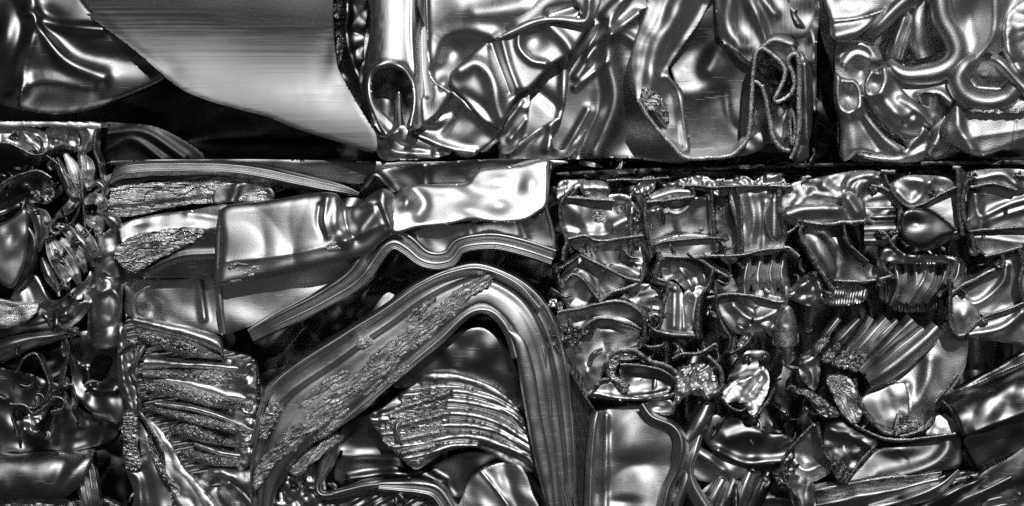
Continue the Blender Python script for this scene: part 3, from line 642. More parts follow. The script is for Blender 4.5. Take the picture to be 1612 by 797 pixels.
band('dark_leaf', DD, dl1((95, 420, 4), (130, 500), (120, 590), (60, 690, 4)), [(-13, -10), (-7, 0), (0, 4), (7, 0), (13, -8)], 'dark', scale=(0.6, 1, 1, 0.6), d0=12, nz=1.5, nscale=16)
relief('lower_curve', DD, dl1((60, 690), (130, 620), (200, 730), (280, 690), (340, 640), (370, 590), (372, 720), (330, 790), (250, 850), (120, 860), (40, 760)), [('r', dl1((140, 640), (180, 720), (240, 720), (330, 640)), 10, 8), ('r', dl1((270, 800), (320, 740), (350, 740)), 6, 8), ('n', 24, 5)], d0=30, mat='alu')
relief('pipe', DD, dl1((362, 490), (400, 470), (470, 440), (480, 560), (470, 780), (470, 900), (350, 900), (352, 700)), [('c', 168, 380, 90, 26, 26), ('k', dl1((360, 640), (470, 640)), 4, -4), ('r', dl1((390, 700), (440, 690), (470, 720)), 6, 6), ('f', 24, 4)], d0=36, mat='alu', label='dull upright pipe wedged beside the torn strips')
relief('flat_scrap', DD, dl1((-60, 730), (60, 735), (148, 742), (120, 800), (60, 830), (-60, 840)), [('p', 0, 0.3, 10, 490), ('n', 14, 2)], d0=10, mat='torn', jag=0.6)
# lower half
relief('wing', DD, dl2((-60, 20), (120, 10), (230, 10), (320, 0), (310, 40), (240, 90), (130, 110), (0, 130), (-60, 140)), [('r', dl2((0, 60), (120, 80), (260, 40)), 12, 12), ('n', 24, 4)], d0=30, mat='dark')
band('flange', DD, dl2((-30, 195, 8), (60, 160), (130, 140), (220, 125), (295, 108, -4)), [(-11, -8), (-7, 2), (-2, 5), (4, 0), (8, -2), (12, -10)], 'alu', scale=(1.6, 1.5, 1.0, 0.7, 0.45), d0=12, nz=1.5, label='bright-edged flange with a torn knob at its tip')
relief('torn_knob', DD, dl2((255, 105), (290, 92), (304, 100), (298, 122), (275, 130), (258, 122)), [('f', 5, 3), ('b', 110, 522, 5, 4, 0, 4)], d0=2, mat='cut', res=1.4, roll=(3, 4), jag=0.6)
wall('profile_wall', DD, dl2((60, 270), (95, 215), (125, 195), (150, 205), (180, 270), (195, 325), (185, 360), (135, 410), (70, 395), (45, 430), (70, 520)), t=4, L=60, drift=(6, -6), crump=6, d0=2)
wall('profile_wall', DD, dl2((262, 130), (272, 180), (262, 240), (248, 320), (285, 318), (298, 370), (300, 410)), t=4, L=60, drift=(-6, 4), crump=6, d0=0)
wall('profile_wall', DD, dl2((40, 395), (100, 400), (130, 430), (180, 400), (215, 365), (250, 380), (245, 410), (200, 425)), t=5, L=30, drift=(0, 6), d0=-2)
relief('broken_flake', DD, dl2((90, 450), (130, 430), (180, 420), (150, 470), (120, 490), (145, 505), (120, 515), (95, 490)), [('f', 8, 4)], d0=4, mat='bright', res=1.6, jag=0.5)
relief('dark_bowl', DD, dl2((280, 130), (440, 120), (480, 300), (500, 500), (330, 400), (290, 330)), [('b', 150, 590, 30, 40, 0, -14), ('r', dl2((345, 260), (370, 330), (450, 340)), 7, 7), ('n', 26, 5)], d0=44, mat='dark')
relief('dark_bowl', DD, dl2((-40, 280), (60, 260), (190, 300), (250, 330), (330, 420), (470, 480), (380, 560), (-40, 590)), [('r', dl2((230, 420), (200, 520)), 14, 10), ('r', dl2((330, 420), (480, 480)), 6, 8), ('n', 30, 6)], d0=40, mat='dark')
relief('crushed_pipe', DD, dl2((-60, 600), (60, 598), (150, 590), (280, 585), (350, 575), (372, 578), (360, 620), (330, 690), (300, 730), (240, 765), (60, 768), (-60, 765)),
       [('c', 60, 755, 0, 44, 40), ('r', dl2((345, 590), (300, 660), (240, 740)), 12, 6), ('r', dl2((260, 600), (230, 680), (200, 740)), 10, -3), ('n', 30, 1.5)], d0=34, mat='mid', roll=(4, 4), label='round pipe lying level with a pinched torn end')
for k, (x, w) in enumerate(((350, 12), (372, 12), (330, 10), (392, 9))):
    band('torn_leaf', DD, dl2((365 - k * 4, 585 + k * 10, 2), (x - 18, 660, 0), (x, 770, -3), (x + 6, 815, 3)), [(-w * .6, -6), (0, 3), (w * .6, -5)], ('bright', 'alu')[k % 2], scale=(0.4, 1, 1, 0.8), d0=12, t=2, nz=1.2, nscale=14, step=2.2)
relief('base_scrap', DD, dl2((-60, 770), (240, 765), (340, 780), (420, 770), (460, 830), (-60, 830)), [('f', 18, 6)], d0=24, mat='torn')
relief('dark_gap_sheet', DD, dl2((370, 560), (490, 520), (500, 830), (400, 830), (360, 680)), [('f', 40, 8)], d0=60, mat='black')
shards('sliver', DD, [(-10, 214), (140, 212), (160, 300), (170, 470), (100, 480), (60, 400), (-10, 300)], 64, (10, 30), (-6, 24), ('alu', 'bright', 'dark', 'mid'), 3, 3, 8)
shards('sliver', DD, [(-10, 480), (120, 500), (150, 620), (140, 700), (-10, 690)], 22, (12, 36), (4, 34), ('alu', 'dark', 'mid'), 4, 3, 9)
relief('outer_sheet', DD, [(-420, 266), (170, 266), (170, 1014), (-420, 1014)], [('f', 80, 14), ('f', 36, 6, 3)], d0=98, mat='mid', res=7, smooth=False, sk=8)

# ================================================================== lower bale with the great arch
E = bale('scrap_bale', 'lower bale with a great bent arch over pleated strips and a bright bar', 520, 960)
box('bale_core', E, 176, 886, 264, 1016, 130, 640)
relief('backing_sheet', E, [(170, 275), (560, 262), (866, 262), (905, 420), (930, 820), (180, 820), (172, 500)], [('f', 60, 26), ('n', 80, 8)], d0=95, mat='dark', smooth=False)  # dark colour stands in for shade deep between the pieces
relief('top_face', E, [(185, 253), (400, 251), (640, 255), (860, 252), (864, 262), (560, 290), (300, 270), (190, 262)], [('n', 40, 2)], d0=45, mat='dark', sk=160)
loft('layered_flange', E, [(172, 283, 8), (190, 258), (260, 253), (340, 254), (400, 259), (480, 276), (540, 292), (566, 303, 8)], [(174, 290, 8), (200, 281), (260, 277), (340, 276), (400, 284), (460, 296), (520, 306), (564, 309, 8)],
     [(0, -10), (0.08, 0), (0.22, 6), (0.34, 1), (0.42, 7), (0.56, 2), (0.66, 7), (0.82, 1), (1, -12)], 'bright', d0=8, nz=0.8, pn=4, label='layered thin flanges sweeping along the top edge')
relief('torn_plate', E, dl1((405, 312), (440, 290), (560, 270), (700, 256), (860, 238), (1000, 240), (1060, 270), (1050, 338), (960, 345), (880, 345), (760, 352), (640, 372), (500, 402), (430, 392), (404, 350)),
       [('p', 0, 0.15, 280, 300), ('a', -5, 32, 4.9, 3), ('r', dl1((430, 380), (640, 355), (880, 330)), 6, -5), ('n', 40, 2)], d0=26, mat='torn', jag=0.8, label='torn scraped plate below the layered flanges')
relief('smooth_return', E, dl1((850, 290), (960, 270), (1060, 290), (1060, 345), (900, 345), (840, 350)), [('p', 0, 0.05, 390, 310), ('r', dl1((930, 280), (910, 340)), 8, 6), ('n', 20, 3)], d0=24, mat='mid', roll=(3, 3))
relief('dark_slot', E, dl1((430, 235), (700, 205), (900, 205), (1000, 240), (640, 262), (450, 285)), [('n', 30, 3), ('r', dl1((440, 270), (700, 245), (900, 232)), 4, 6)], d0=30, mat='dark')
relief('box_top', E, dl1((468, 450), (490, 425), (600, 395), (760, 375), (885, 352), (880, 400), (862, 452), (760, 448), (640, 455), (520, 480), (480, 500)),
       [('p', 0.0, 0.55, 265, 350), ('b', 222, 352, 14, 5, -5, -3), ('r', dl1((740, 385), (860, 400)), 8, 5), ('n', 24, 2)], d0=10, mat='bright', roll=(4, 4))
relief('torn_face', E, dl1((446, 540), (480, 500), (530, 475), (700, 446), (800, 455), (760, 500), (700, 530), (600, 580), (530, 625), (490, 610), (460, 575)), [('a', -14, 20.8, 4.2, 3.6), ('p', 0, 0.1, 240, 390)], d0=-4, mat='torn', jag=1.0, label='ragged torn face of the small box section')
relief('box_front', E, dl1((690, 530), (800, 455), (865, 452), (850, 540), (840, 640), (700, 640), (510, 638), (600, 580)), [('r', dl1((560, 620), (700, 560), (845, 548)), 6, 8), ('p', 0, -0.2, 300, 400)], d0=6, mat='mid')
# large box section
relief('box_section', E, m1((25, 270), (200, 240), (430, 205), (520, 210), (560, 262), (620, 250), (660, 215), (720, 185), (770, 215), (770, 300), (762, 372), (700, 430), (640, 470), (480, 510), (240, 560), (100, 590), (20, 602), (5, 560), (20, 420)),
       [('p', 0.03, 0.14, 470, 350), ('r', m1((480, 225), (465, 320), (480, 390)), 6, 5), ('b', 526, 350, 15, 17, 0, 8), ('r', m1((450, 260), (445, 330), (470, 390)), 5, -4), ('r', m1((555, 240), (560, 330), (600, 400)), 9, -9), ('r', m1((640, 230), (690, 270), (620, 370), (560, 410)), 12, 9),
        ('r', m1((720, 200), (730, 300), (765, 365)), 10, 9), ('k', m1((40, 500), (300, 470), (560, 410), (720, 340)), 10, 4), ('r', m1((700, 260), (740, 350)), 5, -8), ('n', 80, 1.5), ('f', 60, 3.0)],
       d0=-30, mat='alu', roll=(14, 14), label='wide box section with a pressed round dent')
relief('scraped_corner', E, m1((30, 600), (50, 520), (110, 488), (200, 472), (260, 480), (250, 520), (200, 545), (120, 575)), [('a', -10, 16, 4.2, 2.4)], d0=-37, mat='torn', jag=0.8, roll=(3, 3))
relief('scraped_corner', E, m1((465, 440), (510, 415), (560, 412), (545, 440), (500, 458)), [('a', -10, 11.2, 3.5, 1.8)], d0=-41, mat='torn', jag=0.6, roll=(3, 3), res=1.7)
relief('box_side', E, m1((12, 600), (240, 560), (480, 510), (640, 465), (700, 440), (680, 470), (640, 530), (560, 600), (430, 670), (280, 730), (120, 790), (40, 815), (20, 800)),
       [('p', -0.08, -0.04, 470, 460), ('b', 385, 512, 50, 26, 20, 7), ('b', 500, 440, 40, 18, -10, -5), ('r', m1((590, 480), (610, 530), (640, 545)), 7, 8)], d0=14, mat='alu', label='shaded underside of the box section with a sunlit patch')
band('box_edge', E, m1((28, 275, 2), (12, 400), (8, 560), (20, 700), (35, 810, 2)), [(-6, -8), (-4, 1), (0, 3), (4, 1), (6, -8)], 'alu', d0=-4, nz=0.5)
# bright bar
relief('bar_back', E, m1((625, 195), (660, 125), (760, 95), (900, 78), (1150, 58), (1440, 62), (1430, 120), (1200, 180), (1000, 200), (780, 225), (700, 190), (650, 215)), [('r', m1((640, 180), (690, 130), (760, 200)), 9, 9), ('r', m1((900, 90), (910, 170)), 10, 5), ('n', 30, 3), ('p', 0, -0.1, 700, 280)], d0=18, mat='dark', label='dark smooth fold behind the bright bar')
relief('bright_bar', E, m1((755, 260), (775, 215), (835, 172), (950, 166), (1080, 160), (1110, 130), (1155, 97), (1300, 84), (1440, 60), (1442, 160), (1430, 252), (1390, 290), (1330, 322), (1220, 330), (1100, 322), (1000, 340), (880, 352), (762, 372)),
       [('p', 0, 0.42, 750, 305), ('b', m1((1240, 165))[0][0], m1((1240, 165))[0][1], 24, 16, 0, 5), ('b', 775 + 60, 290, 12, 16, 0, 4), ('b', 784, 324, 18, 12, 0, -6), ('b', 740, 331, 18, 10, 10, 4), ('b', 665, 350, 20, 12, 0, 4), ('b', 640, 318, 10, 14, 20, 8),
        ('r', m1((840, 175), (900, 240), (880, 300)), 10, -5), ('r', m1((1080, 165), (1150, 200), (1290, 180)), 13, -4), ('b', 700, 300, 26, 10, 0, 3), ('n', 46, 2.0)],
       d0=-14, mat='bright', roll=(6, 7), label='bright crumpled bar lit by the sun', res=2)
relief('bar_underside', E, m1((830, 362), (1000, 340), (1220, 330), (1340, 318), (1425, 258), (1445, 320), (1465, 412), (1455, 492), (1330, 450), (1200, 420), (1060, 440), (1000, 480), (900, 500), (850, 420)),
       [('r', m1((880, 370), (900, 470)), 14, 6), ('r', m1((1090, 330), (1110, 400)), 8, 5), ('r', m1((1320, 325), (1345, 420)), 7, 6), ('n', 34, 3), ('p', 0, -0.1, 760, 380)], d0=0, mat='alu')
relief('torn_notch', E, m1((1335, 322), (1395, 288), (1426, 256), (1420, 280), (1385, 310)), [('f', 6, 2)], d0=-12, mat='cut', res=1.5, jag=0.6, roll=(2, 2))
band('bar_end_edge', E, m1((1440, 62, 0), (1434, 160), (1428, 255), (1450, 340), (1464, 420), (1452, 490)), [(-3, -6), (-1, 1), (1, 2), (3, -6)], 'bright', d0=-14, t=5)
# wavy flange
band('wavy_flange', E, m1((150, 822, 6), (300, 745), (460, 665), (600, 575), (680, 470), (725, 420), (775, 402), (830, 430), (890, 480), (950, 495), (1010, 482), (1050, 435), (1120, 415), (1220, 412), (1340, 440), (1460, 480, 4)),
     [(-17, -12), (-15, 2), (-11, 6), (-6, 3), (-3, -3), (1, 4), (6, 6), (10, 1), (14, 3), (17, -12)], 'alu', scale=(0.7, 0.9, 1.0, 1.3, 1.15, 0.95, 0.85, 0.9, 0.9), d0=-16, nz=0.7, label='wavy double flange rippling below the bright bar')
# arch
out_e = [(396, 815, 8), (392, 738, 4), (402, 665), (416, 611), (460, 571), (539, 520), (603, 480), (653, 444), (704, 421), (758, 413), (824, 441), (868, 487), (893, 560), (904, 650), (910, 815)]
inn_e = [(424, 830, 12), (440, 770, 8), (479, 718), (527, 678), (575, 645), (618, 599), (666, 559), (698, 532), (735, 498), (758, 488), (780, 500), (803, 530), (818, 585), (830, 651), (848, 725), (866, 815)]
loft('arch', E, out_e, inn_e, [(0, -16), (0.02, 0), (0.05, 5), (0.11, 4), (0.13, -6), (0.16, -9), (0.27, -9), (0.30, -3), (0.36, 6), (0.5, 8), (0.62, 11), (0.80, 12), (0.88, 9), (0.94, 4), (1, -14)], 'alu', d0=-6, nz=2.4, nscale=70, pn=5, t=6, label='great bent profile arching across the bale', step=3)
mid = lambda f, sl: [tuple(np.array(cr(out_e, 8))[int(i * (len(cr(out_e, 8)) - 1))][:2] * (1 - f) + np.array(cr(inn_e, 8))[int(i * (len(cr(inn_e, 8)) - 1))][:2] * f) for i in sl]
sl = np.linspace(0.08, 0.60, 14)
oa = [(398, 742), (412, 716), (452, 676), (500, 636), (545, 597), (590, 560), (640, 518), (690, 480), (730, 455), (768, 440)]
ob = [(404, 760), (440, 726), (480, 690), (520, 658), (566, 622), (612, 586), (660, 548), (700, 512), (738, 478), (766, 462)]
st_o = [(402, 772), (400, 748), (416, 716), (434, 702), (456, 674), (480, 660), (500, 634), (545, 596), (566, 584), (590, 556), (640, 520), (655, 502), (690, 480), (722, 452), (752, 437), (776, 436), (768, 452), (744, 468), (722, 492), (704, 505), (672, 536), (640, 556), (612, 588), (590, 600), (560, 630), (530, 648), (505, 676), (480, 690), (462, 712), (436, 728), (420, 752)]
relief('scraped_strip', E, st_o, [('a', -39, 14, 3.4, 2.0), ('n', 30, 1)], d0=-19.5, mat='tornd', res=1.6, jag=1.4, roll=(5, 4), label='long scraped strip along the flank of the arch', seed=31)
for k, q in enumerate((((640, 500), (672, 474), (690, 470), (668, 492), (648, 508)), ((470, 640), (500, 606), (540, 584), (552, 590), (520, 612), (492, 640)), ((455, 742), (480, 716), (520, 690), (540, 690), (500, 722), (470, 748)), ((560, 540), (580, 532), (588, 540), (570, 552)))):
    relief('scraped_patch', E, q, [('a', -39, 16, 3.5, 1.8)], d0=-15, mat='tornd', res=1.6, jag=1.0, roll=(4, 3))
loft('outer_lip', E, [(392, 700, 2), (404, 655), (420, 612), (462, 574), (540, 524), (604, 484), (655, 449), (706, 426), (757, 419), (815, 443), (852, 482)], [(397, 702, 2), (410, 657), (426, 617), (467, 580), (544, 531), (608, 491), (659, 456), (709, 434), (757, 427), (811, 450), (846, 488)], [(0, -5), (0.25, 2), (0.7, 2), (1, -5)], 'bright', d0=-14, t=3, nz=0.8, nscale=40)
rs_ = np.random.RandomState(5)
for k in range(18):
    i_ = rs_.uniform(0.05, 0.9); sx_, sy_ = 412 + 340 * i_ + rs_.uniform(-26, 20), 738 - 285 * i_ + rs_.uniform(-12, 24); l_ = rs_.uniform(8, 22); w_ = rs_.uniform(2, 4.5)
    relief('scraped_flake', E, [(sx_ - l_, sy_ + l_ * .8), (sx_ - l_ * .2, sy_ - w_), (sx_ + l_, sy_ - l_ * .8), (sx_ + l_ * .3, sy_ + w_)], [('a', -39, 8, 3, 1.5)], d0=-18.5, mat='tornd', res=1.5, jag=0.7, roll=(3, 3))
relief('scraped_tab', E, m2((70, 520), (90, 430), (115, 392), (150, 400), (150, 430), (120, 490), (100, 530)), [('a', -20, 8, 3.5, 3)], d0=-16, mat='torn', jag=0.6, res=1.7, roll=(2, 2))
loft('arch_lip', E, [(527, 668), (560, 640), (600, 606), (650, 562), (690, 528), (720, 498), (742, 484), (765, 482), (790, 494), (808, 520), (818, 560)], [(530, 676), (566, 648), (608, 614), (658, 572), (700, 538), (732, 506), (748, 496), (764, 494), (780, 506), (795, 530), (806, 566)], [(0, -6), (0.25, 2), (0.6, 3), (1, -5)], 'bright', d0=-14, t=3, nz=0.5)
loft('arch_leg_strip', E, m2((1050, 90, 4), (1120, 130), (1165, 260), (1190, 420), (1230, 640), (1250, 830)), m2((1060, 110, 4), (1085, 200), (1105, 320), (1130, 460), (1165, 640), (1215, 830)), [(0, -6), (0.12, 2), (0.5, 5), (0.85, 3), (1, -7)], 'alu', d0=-19, t=4, nz=0.7)
band('leg_rib', E, m2((1150, 60, 6), (1195, 180), (1215, 330), (1232, 500), (1262, 680), (1300, 830)), [(-9, -7), (-6, 1), (0, 6), (5, 2), (9, -7)], 'alu', d0=-8, t=4, nz=0.6)
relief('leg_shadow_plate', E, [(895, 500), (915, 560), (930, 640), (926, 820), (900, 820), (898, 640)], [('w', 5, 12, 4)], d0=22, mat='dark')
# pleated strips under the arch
relief('dark_dome', E, m2((600, 320), (700, 220), (800, 140), (900, 90), (1000, 110), (1070, 200), (1110, 330), (1140, 480), (1000, 420), (850, 330), (700, 330)), [('c', 720, 560, 10, 130, 30), ('r', m2((820, 180), (840, 240)), 14, 4), ('n', 30, 2.5)], d0=56, mat='dark', label='smooth dome in the shade of the arch')  # shade under the arch is put into its dark colour
relief('pleated_stack', E, m2((505, 448), (560, 410), (610, 368), (680, 320), (730, 272), (800, 262), (900, 285), (1010, 330), (1100, 420), (1140, 520), (1166, 600), (1152, 662), (1060, 632), (960, 575), (880, 565), (790, 595), (740, 628), (690, 652), (640, 618), (570, 545)),
       [('t', m2((720, 285), (900, 300), (1110, 405)), 11, 10), ('t', m2((640, 360), (850, 345), (1000, 380), (1130, 465)), 7, 12), ('t', m2((560, 440), (700, 395), (850, 380), (1050, 430), (1140, 512)), 8, 13), ('t', m2((510, 455), (620, 460), (830, 432), (1000, 462), (1145, 550)), 8, 14),
        ('t', m2((555, 515), (680, 505), (830, 478), (1000, 500), (1155, 585)), 8, 14), ('t', m2((600, 565), (720, 548), (830, 524), (950, 530), (1110, 592), (1160, 630)), 8, 14), ('t', m2((640, 610), (740, 590), (830, 560), (930, 560)), 7, 13), ('p', 0.0, 0.05, 720, 660), ('n', 26, 2), ('f', 9, 0.8)],
       d0=20, mat='alu', res=1.8, roll=(4, 4), label='stack of pleated strips sagging under the arch')
relief('torn_pleat_ends', E, m2((560, 545), (575, 470), (615, 395), (720, 345), (835, 332), (810, 400), (830, 440), (790, 500), (795, 540), (740, 590), (700, 640), (645, 608), (600, 570)), [('a', -8, 12.8, 4.2, 4.8), ('t', m2((600, 420), (820, 350)), 5, 4), ('t', m2((620, 480), (820, 430)), 6, 5), ('t', m2((620, 540), (800, 500)), 6, 5), ('t', m2((640, 590), (760, 560)), 6, 5)], d0=6, mat='torn', jag=1.6, res=1.7, roll=(3, 4), label='ragged torn ends of the pleats')
band('pleat_tag', E, m2((640, 455, 0), (615, 480, -6), (620, 520, -6), (635, 550, 0)), [(-5, -4), (0, 3), (5, -4)], 'bright', scale=(0.5, 1, 1, 0.4), d0=-2, t=2)
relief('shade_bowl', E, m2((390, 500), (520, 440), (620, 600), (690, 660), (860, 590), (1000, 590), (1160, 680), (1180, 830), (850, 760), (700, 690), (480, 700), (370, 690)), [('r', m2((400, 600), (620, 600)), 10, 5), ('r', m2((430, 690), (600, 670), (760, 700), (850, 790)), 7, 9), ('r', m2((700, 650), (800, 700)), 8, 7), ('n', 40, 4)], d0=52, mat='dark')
band('hooked_tube', E, m2((330, 480, 14), (345, 560, 0), (320, 650, -2), (298, 720, -4), (320, 755, -6), (400, 745, -6), (500, 712, -4), (560, 705, 0)), [(-16, -14), (-12, 0), (-5, 6), (0, 7), (6, 5), (12, -1), (16, -14)], 'alu', scale=(1.0, 1.2, 0.95, 0.45, 0.4, 0.5, 0.6, 0.5), d0=12, nz=0.6, label='dark tube bending into a hook at the bottom')
loft('bright_slat', E, m2((360, 738), (470, 712), (545, 702)), m2((375, 760), (480, 730), (545, 722)), [(0, -4), (0.3, 2), (0.7, 1), (1, -4)], 'bright', d0=-6, t=3)
band('rolled_flange', E, m2((540, 715, 0), (620, 718), (700, 722), (770, 740), (815, 800), (830, 840)), [(-16, -12), (-11, 2), (-4, 5), (4, -1), (10, 3), (16, -8)], 'alu', scale=(0.5, 0.8, 1.0, 1.0), d0=4, nz=1.0, label='rolled flange lip along the bottom')
relief('under_flange', E, m2((300, 770), (480, 735), (640, 740), (740, 760), (720, 830), (300, 830)), [('w', 60, 22, 5), ('n', 20, 3)], d0=30, mat='mid')
relief('corner_plate', E, m2((870, 775), (900, 700), (960, 650), (1040, 625), (1110, 645), (1150, 740), (1160, 840), (850, 840)), [('p', 0.1, 0.12, 780, 770), ('k', m2((945, 655), (1000, 720), (1060, 800)), 2.5, 4), ('r', m2((1030, 640), (1090, 800)), 10, -4), ('n', 22, 2)], d0=14, mat='alu', roll=(3, 3), label='grey plate with a bright scored line at the foot of the arch')
relief('toe_scrap', E, m2((100, 770), (160, 640), (260, 600), (330, 700), (300, 830), (60, 830)), [('f', 18, 8)], d0=26, mat='alu')
# dark panel and pleats at the inner left
relief('shaded_panel', E, dl1((478, 560), (540, 640), (700, 640), (840, 640), (870, 700), (870, 860), (520, 800), (490, 700)), [('r', dl1((780, 650), (800, 800)), 6, 8), ('r', dl1((560, 700), (600, 760)), 14, -7), ('n', 40, 4)], d0=44, mat='alu')
loft('curled_lip', E, dl1((592, 668, 2), (560, 678), (530, 705), (512, 740), (514, 780), (530, 805), (600, 830), (720, 850), (850, 890)), dl1((585, 680, 2), (562, 694), (540, 718), (528, 745), (530, 772), (548, 792), (620, 815), (730, 836), (850, 868)), [(0, -6), (0.3, 2), (0.6, 2), (1, -7)], 'bright', d0=-2, t=4, nz=0.6, label='thin bright lip curling round the shaded panel')
pl = [(((525, 40), (620, 60), (760, 90), (868, 128), (885, 175)), ((535, 85), (620, 105), (760, 145), (860, 185), (880, 205)), 'bright', 8),
      (((535, 88), (620, 108), (760, 148), (872, 200)), ((545, 140), (640, 175), (740, 205), (880, 220)), 'torn', 4),
      (((580, 195), (700, 215), (850, 225), (1000, 235)), ((560, 262), (700, 255), (850, 262), (990, 285)), 'alu', -4),
      (((550, 262), (700, 256), (850, 258), (980, 262)), ((570, 285), (700, 300), (850, 330), (975, 300)), 'tornd', 2),
      (((760, 285), (850, 305), (930, 335), (1010, 360)), ((580, 300), (760, 350), (880, 385), (1005, 390)), 'bright', -2),
      (((570, 295), (700, 310), (850, 350), (1005, 385)), ((580, 345), (700, 370), (860, 410), (1000, 415)), 'torn', 4),
      (((620, 380), (760, 395), (880, 430), (1008, 490)), ((610, 400), (760, 425), (880, 460), (1000, 505)), 'bright', 1),
      (((565, 392), (700, 420), (860, 450), (1000, 495)), ((600, 420), (720, 460), (860, 500), (985, 520)), 'torn', 3),
      (((665, 480), (760, 470), (880, 520), (1000, 540)), ((680, 505), (780, 540), (880, 560), (990, 575)), 'torn', 2),
      (((780, 540), (860, 565), (920, 575), (990, 580)), ((760, 560), (860, 600), (920, 615), (980, 615)), 'alu', -3),
      (((715, 572), (780, 580), (860, 595), (980, 610)), ((725, 590), (790, 625), (880, 640), (975, 640)), 'torn', 2),
      (((820, 640), (880, 640), (930, 648), (985, 640)), ((830, 690), (900, 700), (960, 740), (1000, 790)), 'alu', -6)]
for i, (a_, b_, mt, hh) in enumerate(pl):
    nm = 'torn_pleat' if mt.startswith('torn') else 'pleat'
    loft(nm, E, dl2(*[q + (5 if k in (0, len(a_) - 1) else 0,) for k, q in enumerate(a_)]), dl2(*[q + (5 if k in (0, len(b_) - 1) else 0,) for k, q in enumerate(b_)]), [(0, hh - 9), (0.15, hh - 1), (0.45, hh + 4), (0.8, hh + 1), (1, hh - 10)], mt, d0=-2, nz=1.0, nscale=12, rough=0.7 if mt.startswith('torn') else 0.12, t=3, step=2.4)
relief('pleat_ends', E, dl2((880, 215), (960, 222), (1005, 232), (1015, 260), (1015, 380), (1005, 500), (995, 600), (975, 645), (940, 650), (930, 560), (900, 400), (880, 300)), [('c', 392, 650, 90, 26, 14), ('f', 16, 5, 0, 88), ('n', 10, 1.5)], d0=12, mat='alu', roll=(6, 8))
relief('pleat_backing', E, dl2((500, 60), (900, 180), (1020, 260), (1000, 660), (900, 760), (700, 640), (560, 400)), [('w', 80, 24, 8)], d0=26, mat='mid')
relief('sliver', E, dl2((462, 85), (480, 82), (500, 120), (500, 170), (528, 150), (540, 220), (545, 330), (560, 430), (530, 440), (500, 410), (478, 340), (465, 240)), [('r', dl2((475, 100), (490, 300), (525, 420)), 7, 9), ('f', 12, 3)], d0=4, mat='alu', jag=0.7, roll=(3, 3))
wall('torn_seam', E, dl2((470, 190), (510, 160), (528, 150), (535, 210), (520, 270), (545, 330), (552, 420), (580, 470), (640, 580), (650, 680), (720, 740), (780, 800)), t=8, L=30, d0=-6, crump=3, burr=1.6)
relief('torn_column', E, dl2((488, 430), (530, 425), (545, 470), (540, 560), (560, 640), (520, 655), (492, 640), (486, 540)), [('a', 8, 16, 3.5, 3.6), ('f', 20, 3)], d0=-4, mat='tornv', jag=1.0, res=1.8, label='column of fine torn ridges')
relief('dark_fin', E, dl2((545, 460), (590, 530), (640, 680), (740, 830), (540, 830), (530, 740), (500, 650), (560, 645)), [('r', dl2((520, 660), (550, 700), (560, 830)), 8, 10), ('r', dl2((590, 560), (640, 800)), 16, 8), ('n', 24, 2)], d0=12, mat='alu', label='upright fin with a soft rounded flank')
relief('bright_fin', E, dl2((570, 455), (620, 480), (680, 560), (720, 640), (790, 720), (860, 830), (740, 830), (660, 690), (610, 560)), [('p', 0.15, 0.15, 270, 730), ('a', 58, 32, 6.3, 1.2), ('n', 20, 2)], d0=0, mat='bright', jag=0.5, roll=(3, 3), label='bright torn fin slanting down to the frame edge')
relief('scraped_fin_edge', E, dl2((580, 500), (620, 570), (660, 670), (720, 740), (790, 830), (740, 830), (650, 700), (600, 590)), [('a', 60, 17.6, 4.2, 3.6)], d0=-8, mat='tornv', jag=1.2, res=1.7, roll=(2, 3))
relief('pit_sheet', E, dl2((820, 660), (960, 690), (1020, 800), (980, 830), (860, 830), (740, 720)), [('r', dl2((840, 680), (930, 720), (1000, 800)), 6, 9), ('f', 22, 6)], d0=18, mat='alu')
shards('sliver', E, [(200, 500), (240, 620), (290, 740), (330, 797), (200, 797), (195, 600)], 16, (12, 40), (0, 20), ('alu', 'bright', 'mid'), 5, 3, 8)
shards('sliver', E, [(420, 720), (520, 690), (560, 740), (720, 760), (740, 797), (420, 797)], 18, (14, 50), (10, 34), ('alu', 'dark', 'mid'), 6, 3, 9)
relief('outer_sheet', E, [(178, 300), (884, 300), (884, 1014), (178, 1014)], [('f', 90, 16), ('f', 40, 8, 3)], d0=118, mat='mid', res=7, smooth=False, sk=8)

# ================================================================== lower bale of sawn profile ends
f1 = zm(850, 250, 0.3514); f2 = zm(850, 510, 0.3601); f3 = zm(1212, 250, 0.3512); f4 = zm(1212, 510, 0.36)
F = bale('scrap_bale', 'lower bale packed with sawn profile ends in a net of cell walls', 1240, 960)
box('bale_core', F, 890, 2000, 266, 1016, 150, 640)
relief('backing_sheet', F, [(880, 290), (1250, 272), (1660, 265), (1660, 830), (915, 830), (900, 600)], [('f', 52, 26), ('n', 70, 8)], d0=100, mat='dark', res=3, smooth=False)  # darkened metal paints shade into the gaps between cells
relief('top_face', F, [(880, 272), (1000, 266), (1250, 258), (1660, 252), (1660, 258), (1250, 264), (1000, 273), (885, 279)], [('f', 14, 3)], d0=60, mat='black', sk=160)
ZF = {1: f1, 2: f2, 3: f3, 4: f4}
